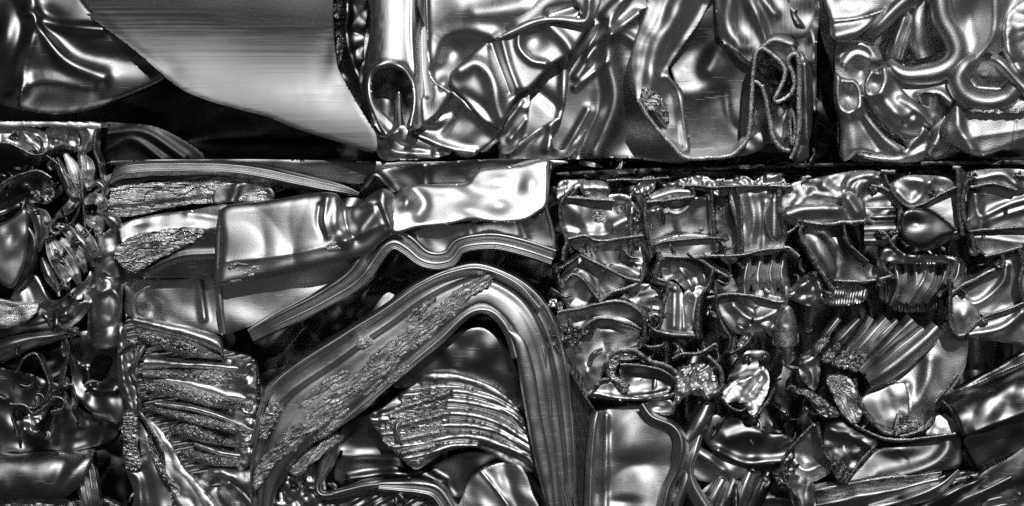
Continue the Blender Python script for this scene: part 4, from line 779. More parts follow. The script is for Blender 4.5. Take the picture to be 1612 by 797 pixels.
# smooth walls seen inside the cells: zoom, outline, features, depth, material
def cell(z, pts, feats=(), d0=34, mat='alu', name='cell_lining', fold=4, fs=30, label=None, roll=(3, 4)):
    return relief(name, F, ZF[z](*pts), list(feats) + [('f', fs, fold * 0.8), ('n', fs * 1.4, 2)], d0=d0 - 7, mat=mat, roll=roll, label=label)
R_ = lambda z, *p: ZF[z](*p)
cell(1, ((105, 180), (250, 170), (400, 170), (405, 350), (260, 372), (125, 360)), [('r', R_(1, (330, 300), (400, 270)), 9, 10), ('r', R_(1, (130, 330), (260, 350), (400, 310)), 7, 8), ('r', R_(1, (120, 200), (180, 260), (230, 320)), 14, 9), ('b', 978, 325, 14, 8, 0, -10)], d0=26)
relief('ridged_patch', F, f1((230, 230), (270, 215), (300, 270), (335, 325), (260, 335), (205, 305)), [('a', 70, 8, 2.8, 1.8), ('n', 12, 1)], d0=17, mat='torn', res=1.5, roll=(3, 3), jag=0.4, label='dark ridged patch inside a cell')
cell(1, ((120, 360), (260, 370), (400, 350), (420, 430), (360, 520), (200, 430), (150, 400)), d0=34, fold=7)
cell(1, ((400, 170), (470, 160), (500, 440), (440, 470), (400, 430)), d0=40, fold=7, fs=14)
cell(1, ((470, 200), (690, 170), (760, 200), (775, 360), (520, 390), (480, 330)), [('r', R_(1, (520, 210), (620, 250), (700, 180)), 8, 12), ('b', 1025, 335, 8, 16, 0, 10), ('p', 0, -0.15, 1070, 340)], d0=32, fold=3, label='smooth bowl-shaped lining with a bright curved crease')
cell(1, ((500, 380), (620, 340), (780, 350), (785, 430), (640, 440), (510, 420)), [('r', R_(1, (520, 375), (640, 345), (770, 350)), 6, 8)], d0=16, fold=3)
cell(1, ((790, 130), (890, 130), (905, 430), (800, 440)), d0=58, fold=6, mat='mid')
cell(1, ((860, 130), (1080, 120), (1095, 390), (920, 425), (880, 300)), [('r', R_(1, (940, 170), (960, 260), (945, 380)), 9, 7), ('r', R_(1, (1010, 200), (1000, 390)), 6, 5), ('b', 1210, 305, 22, 12, 10, 7)], d0=26, fold=3, mat='frost')
cell(1, ((1010, 250), (1040, 170), (1075, 145), (1085, 330), (1060, 370), (1020, 330)), [('r', R_(1, (1050, 190), (1050, 350)), 8, 8)], d0=12, mat='frost', fold=1, roll=(4, 6))
cell(1, ((540, 440), (640, 445), (760, 490), (760, 560), (690, 620), (600, 540), (560, 560)), [('r', R_(1, (600, 460), (660, 540), (690, 610)), 7, 9), ('r', R_(1, (640, 460), (720, 500), (740, 560)), 6, 8)], d0=34, fold=4)
cell(1, ((560, 560), (610, 560), (640, 610), (660, 740), (690, 790), (540, 770), (550, 660)), [('r', R_(1, (605, 580), (600, 750)), 8, 8), ('k', R_(1, (640, 600), (645, 760)), 4, 6), ('p', 0, 0.2, 1060, 480)], d0=22, fold=2, mat='bright', label='bright tapering channel between two cell walls')
cell(1, ((640, 610), (760, 560), (720, 650), (705, 790), (660, 760)), [('r', R_(1, (700, 620), (680, 760)), 8, 7)], d0=30, fold=3)
cell(1, ((110, 500), (180, 430), (300, 490), (440, 545), (380, 590), (270, 640), (130, 660), (90, 580)), [('r', R_(1, (130, 540), (190, 510), (250, 590), (280, 630)), 7, 9)], d0=36, fold=6)
cell(1, ((330, 470), (470, 470), (450, 545), (300, 490)), [('r', R_(1, (330, 470), (440, 520)), 8, 7)], d0=32, fold=3)
cell(1, ((380, 620), (460, 560), (540, 600), (540, 720), (470, 700)), [('r', R_(1, (400, 640), (520, 620)), 10, 8), ('r', R_(1, (430, 660), (530, 680)), 5, 5)], d0=38, fold=4)
cell(1, ((80, 690), (280, 650), (400, 650), (470, 720), (460, 800), (300, 830), (90, 800)), [('r', R_(1, (240, 730), (330, 740), (440, 770)), 7, 8), ('r', R_(1, (220, 760), (230, 830)), 8, 9)], d0=36, fold=5)
cell(1, ((800, 630), (1000, 615), (1090, 650), (1050, 760), (930, 790), (850, 760)), [('r', R_(1, (870, 660), (960, 720), (1060, 690)), 8, 9), ('b', 1180, 485, 20, 12, 20, -8)], d0=26, fold=4)
cell(1, ((790, 540), (860, 520), (900, 600), (800, 640)), d0=56, fold=6, mat='mid')
for k, x in enumerate((925, 980, 1035, 1085)):
    band('drape_pleat', F, f1((x + 12, 440 - k * 6, 4), (x - 4, 510, 0), (x - 10 + 6 * k, 560, -2), (x - 6 + 8 * k, 612, 6)), [(-10, -8), (-6, 1), (0, 6), (5, 1), (10, -8)], ('alu', 'frost')[k % 2], scale=(0.7, 1, 1.1, 0.8), d0=26, nz=1.2, nscale=16)
relief('clear_fragment', F, f1((420, 150), (450, 95), (510, 80), (515, 130), (480, 160)), [('f', 8, 6)], d0=8, mat='bright', res=1.6, roll=(3, 3))
relief('corner_fragment', F, f1((75, 130), (95, 98), (150, 95), (210, 97), (175, 130), (110, 165), (80, 185)), [('f', 10, 4), ('p', 0, 0.4, 890, 295)], d0=4, mat='bright', res=1.6, roll=(3, 4))
relief('corner_fragment', F, f1((180, 110), (250, 98), (300, 110), (315, 150), (280, 175), (200, 165)), [('r', R_(1, (200, 130), (300, 140)), 8, 7), ('f', 12, 3)], d0=6, mat='bright', roll=(4, 5))
relief('top_scrap', F, f1((480, 170), (560, 130), (660, 130), (690, 165), (600, 185), (500, 195)), [('r', R_(1, (500, 180), (600, 150), (680, 150)), 7, 8)], d0=12, mat='bright', roll=(3, 4))
for k, (a_, b_, c_) in enumerate((((520, 95), (600, 100), (610, 140)), ((610, 100), (700, 75), (790, 105)), ((720, 110), (800, 90), (850, 115)), ((820, 105), (900, 80), (960, 110)), ((960, 105), (1030, 65), (1100, 100)), ((860, 120), (1000, 95), (1080, 120)))):
    relief('top_scrap', F, f1(a_, (b_[0] - 20, b_[1] + 6), (b_[0] + 25, b_[1]), c_, (c_[0] - 20, c_[1] + 30 + 12 * (k % 3)), (a_[0] + 30, a_[1] + 24)), [('f', 11, 5, k)], d0=12 + 6 * (k % 3), mat=('alu', 'bright')[k % 2], res=1.8, roll=(3, 4))
# sawn wall net
W1 = [((150, 130), (112, 172), (90, 210), (98, 300), (118, 365), (108, 410), (100, 455)), ((108, 176), (200, 180), (270, 186), (335, 190)), ((300, 97), (380, 94), (450, 96), (580, 86)), ((398, 180), (405, 280), (410, 360), (404, 432)),
      ((466, 150), (470, 240), (480, 340), (500, 444)), ((128, 360), (200, 346), (260, 370), (340, 362), (464, 345)), ((480, 196), (560, 190), (640, 178), (692, 172)), ((655, 116), (680, 130), (692, 172)), ((510, 385), (580, 370), (700, 360), (810, 354)),
      ((768, 140), (775, 250), (780, 350), (785, 442)), ((650, 122), (800, 126), (950, 121), (1120, 114)), ((882, 132), (900, 220), (906, 330), (905, 435)), ((1070, 132), (1075, 230), (1102, 352)), ((738, 436), (850, 436), (920, 430), (1000, 410), (1115, 400)),
      ((528, 428), (545, 442), (640, 442), (715, 456), (770, 492), (842, 532)), ((540, 445), (520, 530), (572, 558), (556, 650), (540, 740), (508, 772)), ((775, 490), (760, 560), (716, 640), (706, 800)), ((786, 540), (790, 640), (810, 730), (850, 800)),
      ((748, 626), (850, 610), (950, 616), (1050, 640), (1095, 642)), ((1092, 565), (1086, 660), (1050, 770)), ((180, 432), (280, 482), (380, 532), (445, 548)), ((472, 465), (456, 540), (400, 580), (320, 602), (270, 642)),
      ((270, 640), (230, 590), (190, 540), (150, 520), (118, 545)), ((182, 432), (112, 480), (82, 505), (100, 600), (132, 665)), ((78, 692), (180, 672), (270, 652), (370, 642), (448, 690), (470, 740), (466, 830)), ((168, 785), (240, 722), (320, 720), (400, 742), (452, 765)), ((478, 740), (540, 782), (695, 795)),
      ((850, 510), (840, 560), (790, 545)), ((430, 290), (445, 250), (425, 220)), ((370, 405), (400, 440), (430, 445)), ((50, 580), (80, 600), (110, 620), (140, 610)), ((590, 390), (605, 420), (590, 440)), ((660, 420), (690, 445), (730, 440)), ((820, 440), (835, 400), (820, 390))]
for i, w_ in enumerate(W1):
    tt = 4.2 if i in (2, 10) or i > 26 else (6.5 if i % 3 else 7.5)
    wall('cell_wall', F, f1(*w_), t=tt, L=(46, 60, 38)[i % 3], drift=((-1) ** i * 5, 6 - (i % 5) * 3), crump=6, d0=-2 + (i % 4) * 1.5, mat=('alu', 'frost')[i % 2], burr=0.7)
# knobs where walls meet
for i, (x, y) in enumerate(((148, 405), (205, 405), (240, 415), (75, 500), (60, 650), (90, 660), (60, 780), (130, 775), (540, 440), (470, 155), (790, 150), (830, 355), (905, 480), (1080, 120), (380, 620), (500, 720), (770, 610), (780, 700), (800, 230), (435, 270))):
    rs = np.random.RandomState(900 + i); an = np.sort(rs.uniform(0, 6.28, 7)); r = rs.uniform(12, 26, 7)
    relief('torn_knob', F, f1(*[(x + r[k] * math.cos(an[k]), y + r[k] * math.sin(an[k])) for k in range(7)]), [('f', 5, 4), ], d0=-4 + (i % 3) * 2, mat=('cut', 'bright', 'torn')[i % 3], res=1.5, roll=(2, 3), smooth=False, jag=0.4)
# upper part towards the frame edge: frosted pillows and dark T walls
cell(3, ((90, 120), (200, 90), (380, 55), (500, 62), (545, 130), (560, 200), (480, 290), (420, 285), (240, 295), (60, 230)), [('r', R_(3, (120, 210), (200, 160), (290, 190)), 12, 9), ('r', R_(3, (240, 120), (330, 160), (390, 110)), 10, 10), ('t', R_(3, (380, 180), (410, 110), (480, 90)), 9, 12), ('t', R_(3, (330, 150), (370, 90), (460, 70)), 8, 10)], d0=16, mat='frost', fold=5, fs=18, name='pillow_sheet', label='frosted pillowed sheet pressed along the top edge')
cell(3, ((60, 230), (120, 205), (200, 205), (290, 205), (350, 240), (330, 285), (220, 298), (130, 300), (70, 285)), [('r', R_(3, (80, 250), (160, 230), (300, 225)), 10, 9)], d0=4, mat='frost', fold=2, name='pillow_sheet', roll=(5, 6))
cell(3, ((320, 170), (360, 150), (420, 190), (425, 270), (350, 280), (330, 230)), [('r', R_(3, (350, 180), (390, 240)), 9, 8)], d0=4, mat='frost', fold=2, name='pillow_sheet', roll=(4, 5))
cell(3, ((160, 300), (330, 295), (340, 380), (430, 460), (540, 520), (470, 545), (290, 560), (200, 440)), [('r', R_(3, (250, 320), (320, 420), (300, 520)), 12, 9), ('b', 1350, 415, 18, 10, 0, 6)], d0=44, fold=5)
cell(3, ((150, 345), (200, 340), (260, 390), (300, 480), (285, 530), (240, 510), (190, 430)), [('w', -30, 5, 0.8), ('r', R_(3, (200, 370), (270, 500)), 14, 6)], d0=18, mat='vbrush', fold=0.8, name='brushed_tab', label='brushed tab leaning against a cell wall')
for k, (y0, y1) in enumerate(((205, 240), (240, 290), (290, 345), (345, 392))):
    loft('tube_ring', F, f3((422, y0, 4), (500, y0 - 2), (568, y0 - 4, 4)), f3((424, y1, 4), (500, y1), (560, y1, 4)), [(0, -6), (0.2, 2), (0.5, 5), (0.8, 2), (1, -6)], ('frost', 'dark', 'bright', 'alu')[k], d0=10, t=3, nz=0.6, nscale=14)
cell(3, ((540, 130), (600, 80), (720, 75), (800, 90), (830, 130), (760, 165), (680, 205), (620, 210), (570, 180)), [('r', R_(3, (570, 150), (640, 200), (720, 110)), 9, 9), ('b', 1450, 285, 30, 10, 5, 8)], d0=14, mat='bright', fold=3, name='pillow_sheet')
cell(3, ((600, 240), (660, 222), (740, 240), (830, 320), (770, 350), (690, 392), (600, 360), (585, 300)), [('c', 1450, 375, 30, 50, 16), ('b', 1440, 350, 14, 10, 0, -5)], d0=8, mat='dark', fold=1.2, name='oval_plate', label='dark oval plate between the T-shaped walls', roll=(5, 6))
relief('oval_stain', F, f3((640, 260), (710, 250), (780, 310), (720, 350), (650, 340)), [('f', 10, 1.5)], d0=-7, mat='tornd', res=1.7, jag=0.5, roll=(3, 3))
cell(3, ((690, 205), (830, 140), (850, 250), (840, 320), (760, 260)), [('p', 0.1, 0.1, 1480, 330)], d0=24, mat='alu', fold=2)
cell(3, ((900, 140), (1000, 120), (1160, 130), (1160, 300), (920, 320), (900, 230)), [('r', R_(3, (960, 260), (1060, 210), (1160, 180)), 6, 8), ('r', R_(3, (960, 290), (1060, 250), (1160, 220)), 5, 7), ('r', R_(3, (920, 160), (940, 300)), 9, 8)], d0=28, mat='alu', fold=3)
cell(3, ((900, 60), (1060, 45), (1160, 60), (1160, 130), (1100, 140), (1000, 115), (920, 120)), [('r', R_(3, (930, 90), (1040, 70), (1100, 110)), 9, 9)], d0=12, mat='bright', fold=3, name='pillow_sheet')
cell(3, ((900, 330), (1160, 315), (1160, 400), (1040, 415), (960, 430), (920, 380)), [('r', R_(3, (920, 350), (1160, 380)), 9, 7)], d0=22, mat='frost', fold=2)
cell(3, ((1000, 460), (1130, 410), (1160, 420), (1160, 640), (1060, 680), (930, 700), (830, 620), (960, 530)), [('r', R_(3, (830, 620), (930, 650), (1040, 560), (1060, 480)), 6, 7), ('b', 1560, 440, 30, 30, 0, -6)], d0=28, mat='alu', fold=2.5)
cell(3, ((820, 610), (920, 660), (940, 720), (870, 790), (825, 760)), [('b', 1518, 496, 12, 14, 0, 8)], d0=18, mat='bright', fold=1.5)
cell(3, ((870, 790), (960, 715), (1160, 650), (1160, 830), (1100, 830), (960, 810)), [('r', R_(3, (900, 790), (1040, 760), (1130, 690)), 8, 9)], d0=20, mat='alu', fold=2.5, name='curved_panel', label='dark curved panel with a bright crescent')
cell(3, ((520, 400), (620, 430), (800, 440), (840, 450), (800, 470), (600, 470), (500, 460)), [('r', R_(3, (620, 440), (740, 425), (830, 450)), 5, 6)], d0=10, mat='alu', fold=3, fs=12)
W3 = [((0, 122), (40, 126), (100, 126)), ((45, 128), (50, 230), (66, 342)), ((60, 342), (90, 330), (140, 285), (170, 290)), ((150, 290), (138, 345), (180, 430), (232, 512), (290, 592)), ((150, 284), (240, 296), (330, 288), (424, 284)), ((330, 240), (336, 330), (362, 390), (440, 462)),
      ((288, 548), (380, 552), (470, 546), (545, 528)), ((500, 440), (512, 490), (545, 525)), ((500, 58), (560, 58)), ((515, 60), (526, 105), (562, 172), (622, 216), (682, 206)), ((682, 206), (760, 162), (838, 128)), ((820, 42), (855, 44)), ((842, 44), (846, 150), (851, 250), (862, 342)),
      ((895, 62), (872, 150), (866, 250), (900, 330), (922, 432)), ((900, 132), (1000, 114), (1110, 142)), ((560, 180), (585, 230), (580, 320), (540, 380)), ((590, 365), (690, 392), (770, 344), (840, 332)), ((892, 328), (1040, 312), (1160, 310)), ((965, 438), (1040, 422), (1130, 400)),
      ((1045, 480), (960, 522), (870, 570), (815, 606)), ((810, 555), (808, 650), (810, 740), (838, 790), (874, 792)), ((870, 792), (960, 712), (1050, 682), (1160, 638)), ((1090, 80), (1130, 78), (1160, 82)), ((1040, 420), (1050, 470), (1040, 492)), ((1120, 400), (1135, 480), (1120, 560), (1139, 640)), ((480, 320), (520, 340), (560, 400), (600, 430)), ((455, 120), (500, 130), (545, 150)), ((60, 400), (90, 410), (130, 440))]
for i, w_ in enumerate(W3):
    wall('cell_wall', F, f3(*w_), t=(7.5, 5, 6.5, 9)[i % 4] if i not in (12, 13) else 9, L=(50, 40, 60)[i % 3], drift=((-1) ** i * 5, 8 - (i % 5) * 3), crump=6, d0=-4 + (i % 4) * 1.5, mat=('alu', 'frost', 'dark')[i % 3], burr=0.7)
for i, (x, y) in enumerate(((130, 290), (345, 235), (470, 130), (740, 150), (900, 90), (925, 85), (500, 560), (480, 545), (810, 570), (1030, 470), (870, 590), (560, 330), (510, 350), (970, 720), (1110, 80), (620, 380), (260, 600), (200, 520), (310, 230))):
    rs = np.random.RandomState(1900 + i); an = np.sort(rs.uniform(0, 6.28, 7)); r = rs.uniform(12, 30, 7)
    relief('torn_knob', F, f3(*[(x + r[k] * math.cos(an[k]), y + r[k] * math.sin(an[k])) for k in range(7)]), [('f', 5, 4)], d0=-6 + (i % 3) * 2, mat=('cut', 'torn', 'cut')[i % 3], res=1.5, roll=(2, 3), smooth=False, jag=0.4)
for k, (a_, b_, c_, w_) in enumerate((((560, 460), (575, 560), (540, 660), 9), ((610, 460), (610, 540), (580, 640), 9), ((700, 450), (690, 540), (620, 650), 11), ((740, 455), (720, 560), (660, 650), 9), ((800, 460), (770, 560), (700, 650), 10), ((650, 470), (655, 560), (600, 650), 8), ((850, 470), (830, 540), (760, 620), 9))):
    band('drape_pleat', F, f3(a_ + (6,), b_ + (0,), c_ + (5,)), [(-w_, -8), (-w_ * .5, 0), (0, 5), (w_ * .5, 1), (w_, -8)], ('alu', 'mid', 'frost')[k % 3], d0=26 + (k % 2) * 4, nz=1.4, nscale=18)
relief('pleat_backing', F, f3((500, 450), (860, 450), (820, 640), (600, 690), (480, 600)), [('w', 0, 20, 6)], d0=48, mat='mid')
relief('twisted_scrap', F, f3((80, 600), (180, 510), (240, 560), (250, 640), (180, 660), (90, 630)), [('r', R_(3, (100, 610), (200, 540), (240, 640)), 7, 10), ('f', 14, 4)], d0=20, mat='alu')
relief('twisted_scrap', F, f3((240, 600), (330, 560), (430, 580), (420, 640), (320, 660), (250, 650)), [('w', 10, 16, 5), ('f', 14, 4)], d0=18, mat='alu')
relief('scuffed_post', F, f3((20, 790), (40, 720), (80, 660), (110, 700), (125, 830), (20, 840)), [('c', 1237, 520, 90, 18, 14), ('n', 12, 1)], d0=8, mat='tornd', label='scuffed rounded post end')
relief('twisted_scrap', F, f3((-60, 590), (20, 610), (75, 570), (80, 650), (40, 720), (10, 800), (-60, 700)), [('r', R_(3, (0, 620), (60, 640), (20, 760)), 8, 9), ('f', 14, 4)], d0=16, mat='frost')
# ribbed cluster
rib = [((205, 100), (255, 30), (300, -24), 7), ((246, 146), (310, 66), (392, -20), 12), ((290, 165), (390, 50), (440, -30), 7), ((330, 172), (420, 80), (510, -22), 11), ((365, 186), (480, 60), (556, -16), 8), ((392, 205), (510, 96), (630, -12), 13), ((425, 225), (560, 112), (672, 22), 9)]
for k, (a_, b_, c_, w_) in enumerate(rib):
    band('rib', F, f4(a_ + (8,), b_ + (0,), c_ + (4,)), [(-w_, -10), (-w_ * .75, 0), (-w_ * .1, 7), (w_ * .5, 4), (w_ * .8, -2), (w_, -10)], ('alu', 'mid', 'alu', 'frost')[k % 4], scale=((0.75, 1, 0.95), (0.5, 1.1, 0.7), (1.0, 0.8, 1.2))[k % 3], d0=(k * 5) % 9, nz=2.2, nscale=26)
    if k < 5: relief('torn_rib_end', F, f4((a_[0] - 20, a_[1] + 10), (a_[0] + 20, a_[1] - 40), (a_[0] + 60, a_[1] - 60), (a_[0] + 50, a_[1] - 20), (a_[0] + 10, a_[1] + 25)), [('f', 6, 4)], d0=-4, mat='torn', res=1.6, jag=0.9, roll=(2, 3))
band('rib_tube', F, f4((430, 255, 8), (500, 215), (600, 140), (680, 70), (735, 15, 4)), [(-15, -14), (-12, 0), (-5, 8), (2, 9), (9, 4), (13, -3), (15, -14)], 'frost', scale=(0.7, 1.0, 1.1, 1.0, 0.85), d0=-8, nz=0.7, label='thick tube closing the row of slanting ribs')
relief('rib_bowl', F, f4((700, 20), (745, 10), (752, 40), (720, 80), (690, 60)), [('b', 1475, 525, 8, 8, 0, -8)], d0=-2, mat='dark', res=1.8)
# smooth deep sheets below
relief('deep_sheet', F, f4((400, 330), (560, 190), (700, 90), (770, -10), (860, 40), (860, 160), (830, 240), (740, 370), (680, 460), (560, 490), (470, 450)),
       [('r', R_(4, (700, 160), (690, 260), (620, 390)), 14, 10), ('r', R_(4, (600, 270), (610, 380)), 8, 7), ('b', 1440, 560, 26, 40, 30, -6), ('n', 34, 3)], d0=36, mat='frost', label='smooth hollow sheet below the slanting ribs')
relief('lit_plate', F, f4((400, 330), (470, 290), (580, 258), (612, 330), (612, 400), (560, 460), (490, 450), (430, 400)), [('p', 0.0, 0.12, 1390, 640), ('n', 20, 2.5)], d0=22, mat='alu', roll=(4, 4))
wall('cell_wall', F, f4((822, 222), (770, 292), (722, 350), (712, 430), (660, 472), (570, 494)), t=6, L=40, d0=-2, mat='frost')
wall('cell_wall', F, f4((370, 240), (385, 330), (430, 410), (490, 470), (530, 485)), t=8, L=40, d0=-4, mat='dark')
wall('cell_wall', F, f4((310, 390), (370, 440), (440, 480), (540, 510), (680, 500), (820, 480)), t=6, L=40, d0=-4, mat='alu')
relief('torn_wedge', F, f4((550, 492), (558, 440), (580, 380), (620, 410), (665, 442), (640, 465), (580, 475)), [('a', 40, 9.6, 3.5, 2.4), ('b', 1420, 655, 10, 10, 0, 5)], d0=-6, mat='torn', res=1.6, jag=0.7)
relief('torn_slab', F, f4((250, 240), (300, 225), (362, 250), (385, 330), (404, 392), (372, 436), (318, 395), (270, 300)), [('a', 60, 16, 4.9, 2.4), ('n', 20, 3), ('p', 0, 0.1, 1325, 630)], d0=-6, mat='tornd', res=1.8, jag=0.7, label='scuffed slab jammed below the ribs')
relief('torn_slab', F, f4((100, 300), (130, 285), (190, 300), (250, 340), (305, 395), (260, 412), (200, 380), (160, 320)), [('f', 8, 3.5), ('r', R_(4, (120, 300), (200, 340), (290, 400)), 9, 6)], d0=-4, mat='torn', res=1.7, jag=0.8)
relief('wedge_lump', F, f4((190, 110), (220, 180), (200, 290), (140, 240), (130, 160)), [('f', 16, 6)], d0=12, mat='alu')
relief('big_tube', F, f4((750, 335), (830, 280), (960, 210), (1160, 120), (1160, 390), (1000, 450), (900, 480), (850, 492), (825, 430), (790, 370)), [('c', 1560, 668, -24, 66, 54), ('f', 30, 2), ('k', R_(4, (900, 470), (1000, 430), (1160, 370)), 6, 3), ('n', 30, 2)], d0=24, mat='dark', roll=(4, 6), label='broad round tube lying aslant by the frame edge')
wall('cell_wall', F, f4((752, 335), (790, 372), (825, 430), (848, 492)), t=5, L=40, d0=-10, mat='frost')
relief('grey_tab', F, f4((680, 480), (720, 410), (770, 400), (815, 430), (825, 472), (740, 480)), [('p', 0, 0.25, 1480, 670), ('n', 14, 1.5)], d0=10, mat='bright', roll=(3, 3))
relief('lower_plate', F, f4((850, 500), (960, 470), (1160, 400), (1160, 640), (1020, 700), (930, 660), (880, 580)), [('p', 0, -0.1, 1560, 700), ('s', R_(4, (900, 640), (1020, 590), (1160, 530)), 3, 8), ('n', 30, 3)], d0=34, mat='dark')
relief('lower_plate', F, f4((920, 660), (1040, 590), (1160, 540), (1160, 830), (960, 830), (900, 720)), [('s', R_(4, (1000, 720), (1160, 670)), 4, 9), ('n', 34, 4)], d0=30, mat='mid')
relief('scoop_sheet', F, f4((330, 690), (400, 620), (470, 550), (620, 520), (810, 488), (835, 560), (825, 625), (720, 645), (600, 672), (460, 700), (380, 705)), [('b', 1412, 708, 26, 9, 0, 6), ('r', R_(4, (500, 680), (680, 630), (770, 560), (780, 500)), 12, 9), ('k', R_(4, (560, 560), (600, 600)), 2, -2), ('p', 0, 0.15, 1420, 720), ('n', 30, 2)], d0=14, mat='mid', roll=(4, 5), label='smooth scoop with a small crack and a bright lower curve')
wall('cell_wall', F, f4((190, 440), (130, 500), (80, 560), (55, 620), (75, 700), (120, 760), (140, 830)), t=6, L=50, d0=-2, mat='frost')
wall('cell_wall', F, f4((205, 430), (220, 500), (240, 570), (270, 610), (320, 690), (345, 680), (400, 600), (460, 540)), t=8, L=40, d0=-4, mat='frost')
relief('scoop_pocket', F, f4((80, 580), (190, 450), (235, 570), (270, 640), (190, 690), (90, 680)), [('b', 1260, 720, 26, 22, 0, -10), ('r', R_(4, (110, 600), (150, 640), (230, 620)), 8, 7), ('n', 20, 2)], d0=24, mat='frost')
relief('crumpled_flap', F, f4((250, 450), (310, 430), (380, 470), (470, 520), (410, 590), (340, 680), (290, 610), (240, 540)), [('r', R_(4, (270, 470), (370, 490), (450, 540)), 10, 8), ('b', 1330, 700, 8, 10, 0, -6), ('f', 16, 3.5)], d0=4, mat='mid', roll=(4, 4))
relief('torn_tip', F, f4((265, 600), (310, 595), (345, 650), (325, 695), (300, 690), (280, 650)), [('f', 7, 4)], d0=-8, mat='cut', res=1.5, jag=0.7)
relief('low_fold', F, f4((60, 650), (180, 690), (200, 740), (190, 830), (120, 830), (80, 720)), [('f', 20, 6), ('n', 14, 2)], d0=10, mat='alu')
for k, (a_, b_, c_, d_) in enumerate((((200, 745), (400, 700), (600, 680), (750, 655)), ((200, 800), (420, 765), (600, 720), (740, 690)), ((440, 825), (580, 780), (720, 730), (830, 640)), ((640, 830), (760, 770), (860, 720), (960, 670)), ((760, 830), (880, 770), (980, 720), (1060, 680)))):
    band('stacked_flange', F, f4(a_ + (6,), b_ + (0,), c_ + (0,), d_ + (5,)), [(-14, -10), (-10, 0), (-4, 5), (5, 0), (9, -3), (14, -10)], ('torn', 'alu', 'alu', 'dark', 'mid')[k], scale=((1.1, 0.8, 1.2, 0.4), (0.5, 1.3, 0.7, 0.9), (1.4, 0.5, 0.9, 0.3))[k % 3], d0=6 + k * 3.5, nz=3.0, nscale=34)
relief('flange_bed', F, f4((180, 720), (800, 650), (1000, 680), (1000, 840), (180, 840)), [('w', 75, 26, 6)], d0=36, mat='mid')
# left foot of the bale
relief('grey_web', F, f2((70, 95), (130, 50), (240, 0), (280, 90), (292, 170), (260, 250), (222, 300), (170, 210)), [('r', R_(2, (170, 80), (210, 220)), 14, 6), ('b', 925, 585, 10, 12, 0, 5), ('n', 20, 2)], d0=20, mat='alu')
wall('cell_wall', F, f2((65, 90), (120, 180), (180, 290), (240, 385)), t=5, L=50, d0=-2, mat='frost')
relief('torn_knob', F, f2((45, 30), (70, 5), (140, 20), (235, 10), (235, 40), (180, 60), (160, 130), (130, 90), (70, 70)), [('f', 7, 5)], d0=-4, mat='cut', res=1.5, jag=0.7, roll=(3, 4))
relief('upper_web', F, f2((240, 0), (440, -20), (460, 60), (430, 110), (300, 130), (280, 80)), [('r', R_(2, (260, 40), (400, 30)), 12, 6), ('n', 22, 3)], d0=30, mat='alu')
relief('oval_tube', F, f2((350, 190), (400, 175), (480, 178), (570, 230), (592, 265), (560, 300), (480, 320), (360, 320), (320, 290), (350, 240)), [('b', 1010, 590, 32, 14, 0, -10), ('r', R_(2, (300, 318), (420, 325), (560, 300)), 6, 9), ('r', R_(2, (505, 225), (500, 280)), 2, 3), ('n', 18, 1.5)], d0=12, mat='dark', label='dark oval tube mouth with a folded torn rim')
wall('tube_rim', F, f2((215, 310), (270, 250), (300, 240), (290, 180), (310, 135), (370, 118), (425, 125), (470, 160), (560, 190), (600, 220)), t=9, L=40, d0=-6, mat='frost', burr=1.8, crump=4)
wall('tube_rim', F, f2((350, 180), (430, 182), (520, 200), (580, 235), (600, 265)), t=5, L=34, d0=-8, mat='bright')
relief('torn_rim', F, f2((290, 150), (320, 125), (420, 120), (430, 150), (350, 175), (330, 220), (395, 270), (360, 300), (320, 250), (300, 230)), [('f', 8, 4)], d0=-5, mat='torn', res=1.6, jag=1.0, roll=(3, 4))
relief('rim_lip', F, f2((210, 312), (270, 250), (320, 260), (350, 300), (440, 325), (560, 310), (600, 290), (560, 325), (400, 336), (240, 325)), [('r', R_(2, (240, 305), (380, 328), (560, 312)), 5, 5), ('n', 12, 1.5)], d0=-2, mat='alu', res=1.8, roll=(3, 4))
relief('torn_lump', F, f2((600, 210), (650, 180), (720, 175), (760, 210), (780, 280), (740, 330), (680, 310), (620, 330), (580, 380), (590, 300)), [('f', 10, 9), ('n', 20, 5)], d0=-4, mat='bright', res=1.6, jag=1.2, roll=(4, 6), label='knotted lump of torn metal beside the oval tube')
wall('cell_wall', F, f2((580, 155), (620, 135), (700, 128), (765, 92), (772, 115)), t=7, L=40, d0=-6, mat='alu')
wall('cell_wall', F, f2((730, 140), (785, 195), (798, 250), (785, 295), (735, 325)), t=9, L=40, d0=-4, mat='alu')
wall('cell_wall', F, f2((800, 20), (830, 60), (830, 125), (890, 100), (930, 50)), t=5, L=40, d0=-2, mat='alu')
wall('cell_wall', F, f2((440, 60), (470, 100), (530, 95), (545, 75)), t=5, L=30, d0=-2, mat='bright')
relief('lit_facet', F, f2((820, 270), (880, 235), (935, 215), (980, 185), (1003, 240), (990, 310), (930, 400), (880, 340), (805, 345), (800, 300)), [('p', 0, 0.35, 1175, 615), ('k', R_(2, (820, 280), (930, 230)), 4, 4), ('r', R_(2, (920, 300), (960, 240)), 10, -7), ('f', 16, 4)], d0=2, mat='bright', label='sunlit facet with a notched lower edge')
wall('cell_wall', F, f2((790, 320), (840, 370), (885, 380), (910, 350), (870, 345)), t=4, L=26, d0=-6, mat='bright')
wall('cell_wall', F, f2((1025, 280), (990, 350), (935, 410), (915, 385)), t=6, L=36, d0=-2, mat='frost')
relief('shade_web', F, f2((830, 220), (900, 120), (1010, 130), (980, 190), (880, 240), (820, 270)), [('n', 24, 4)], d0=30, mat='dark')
relief('tube_bowl', F, f2((460, 345), (560, 330), (590, 370), (570, 400), (500, 385)), [('b', 1035, 640, 14, 8, 0, -7)], d0=4, mat='alu', roll=(3, 4))
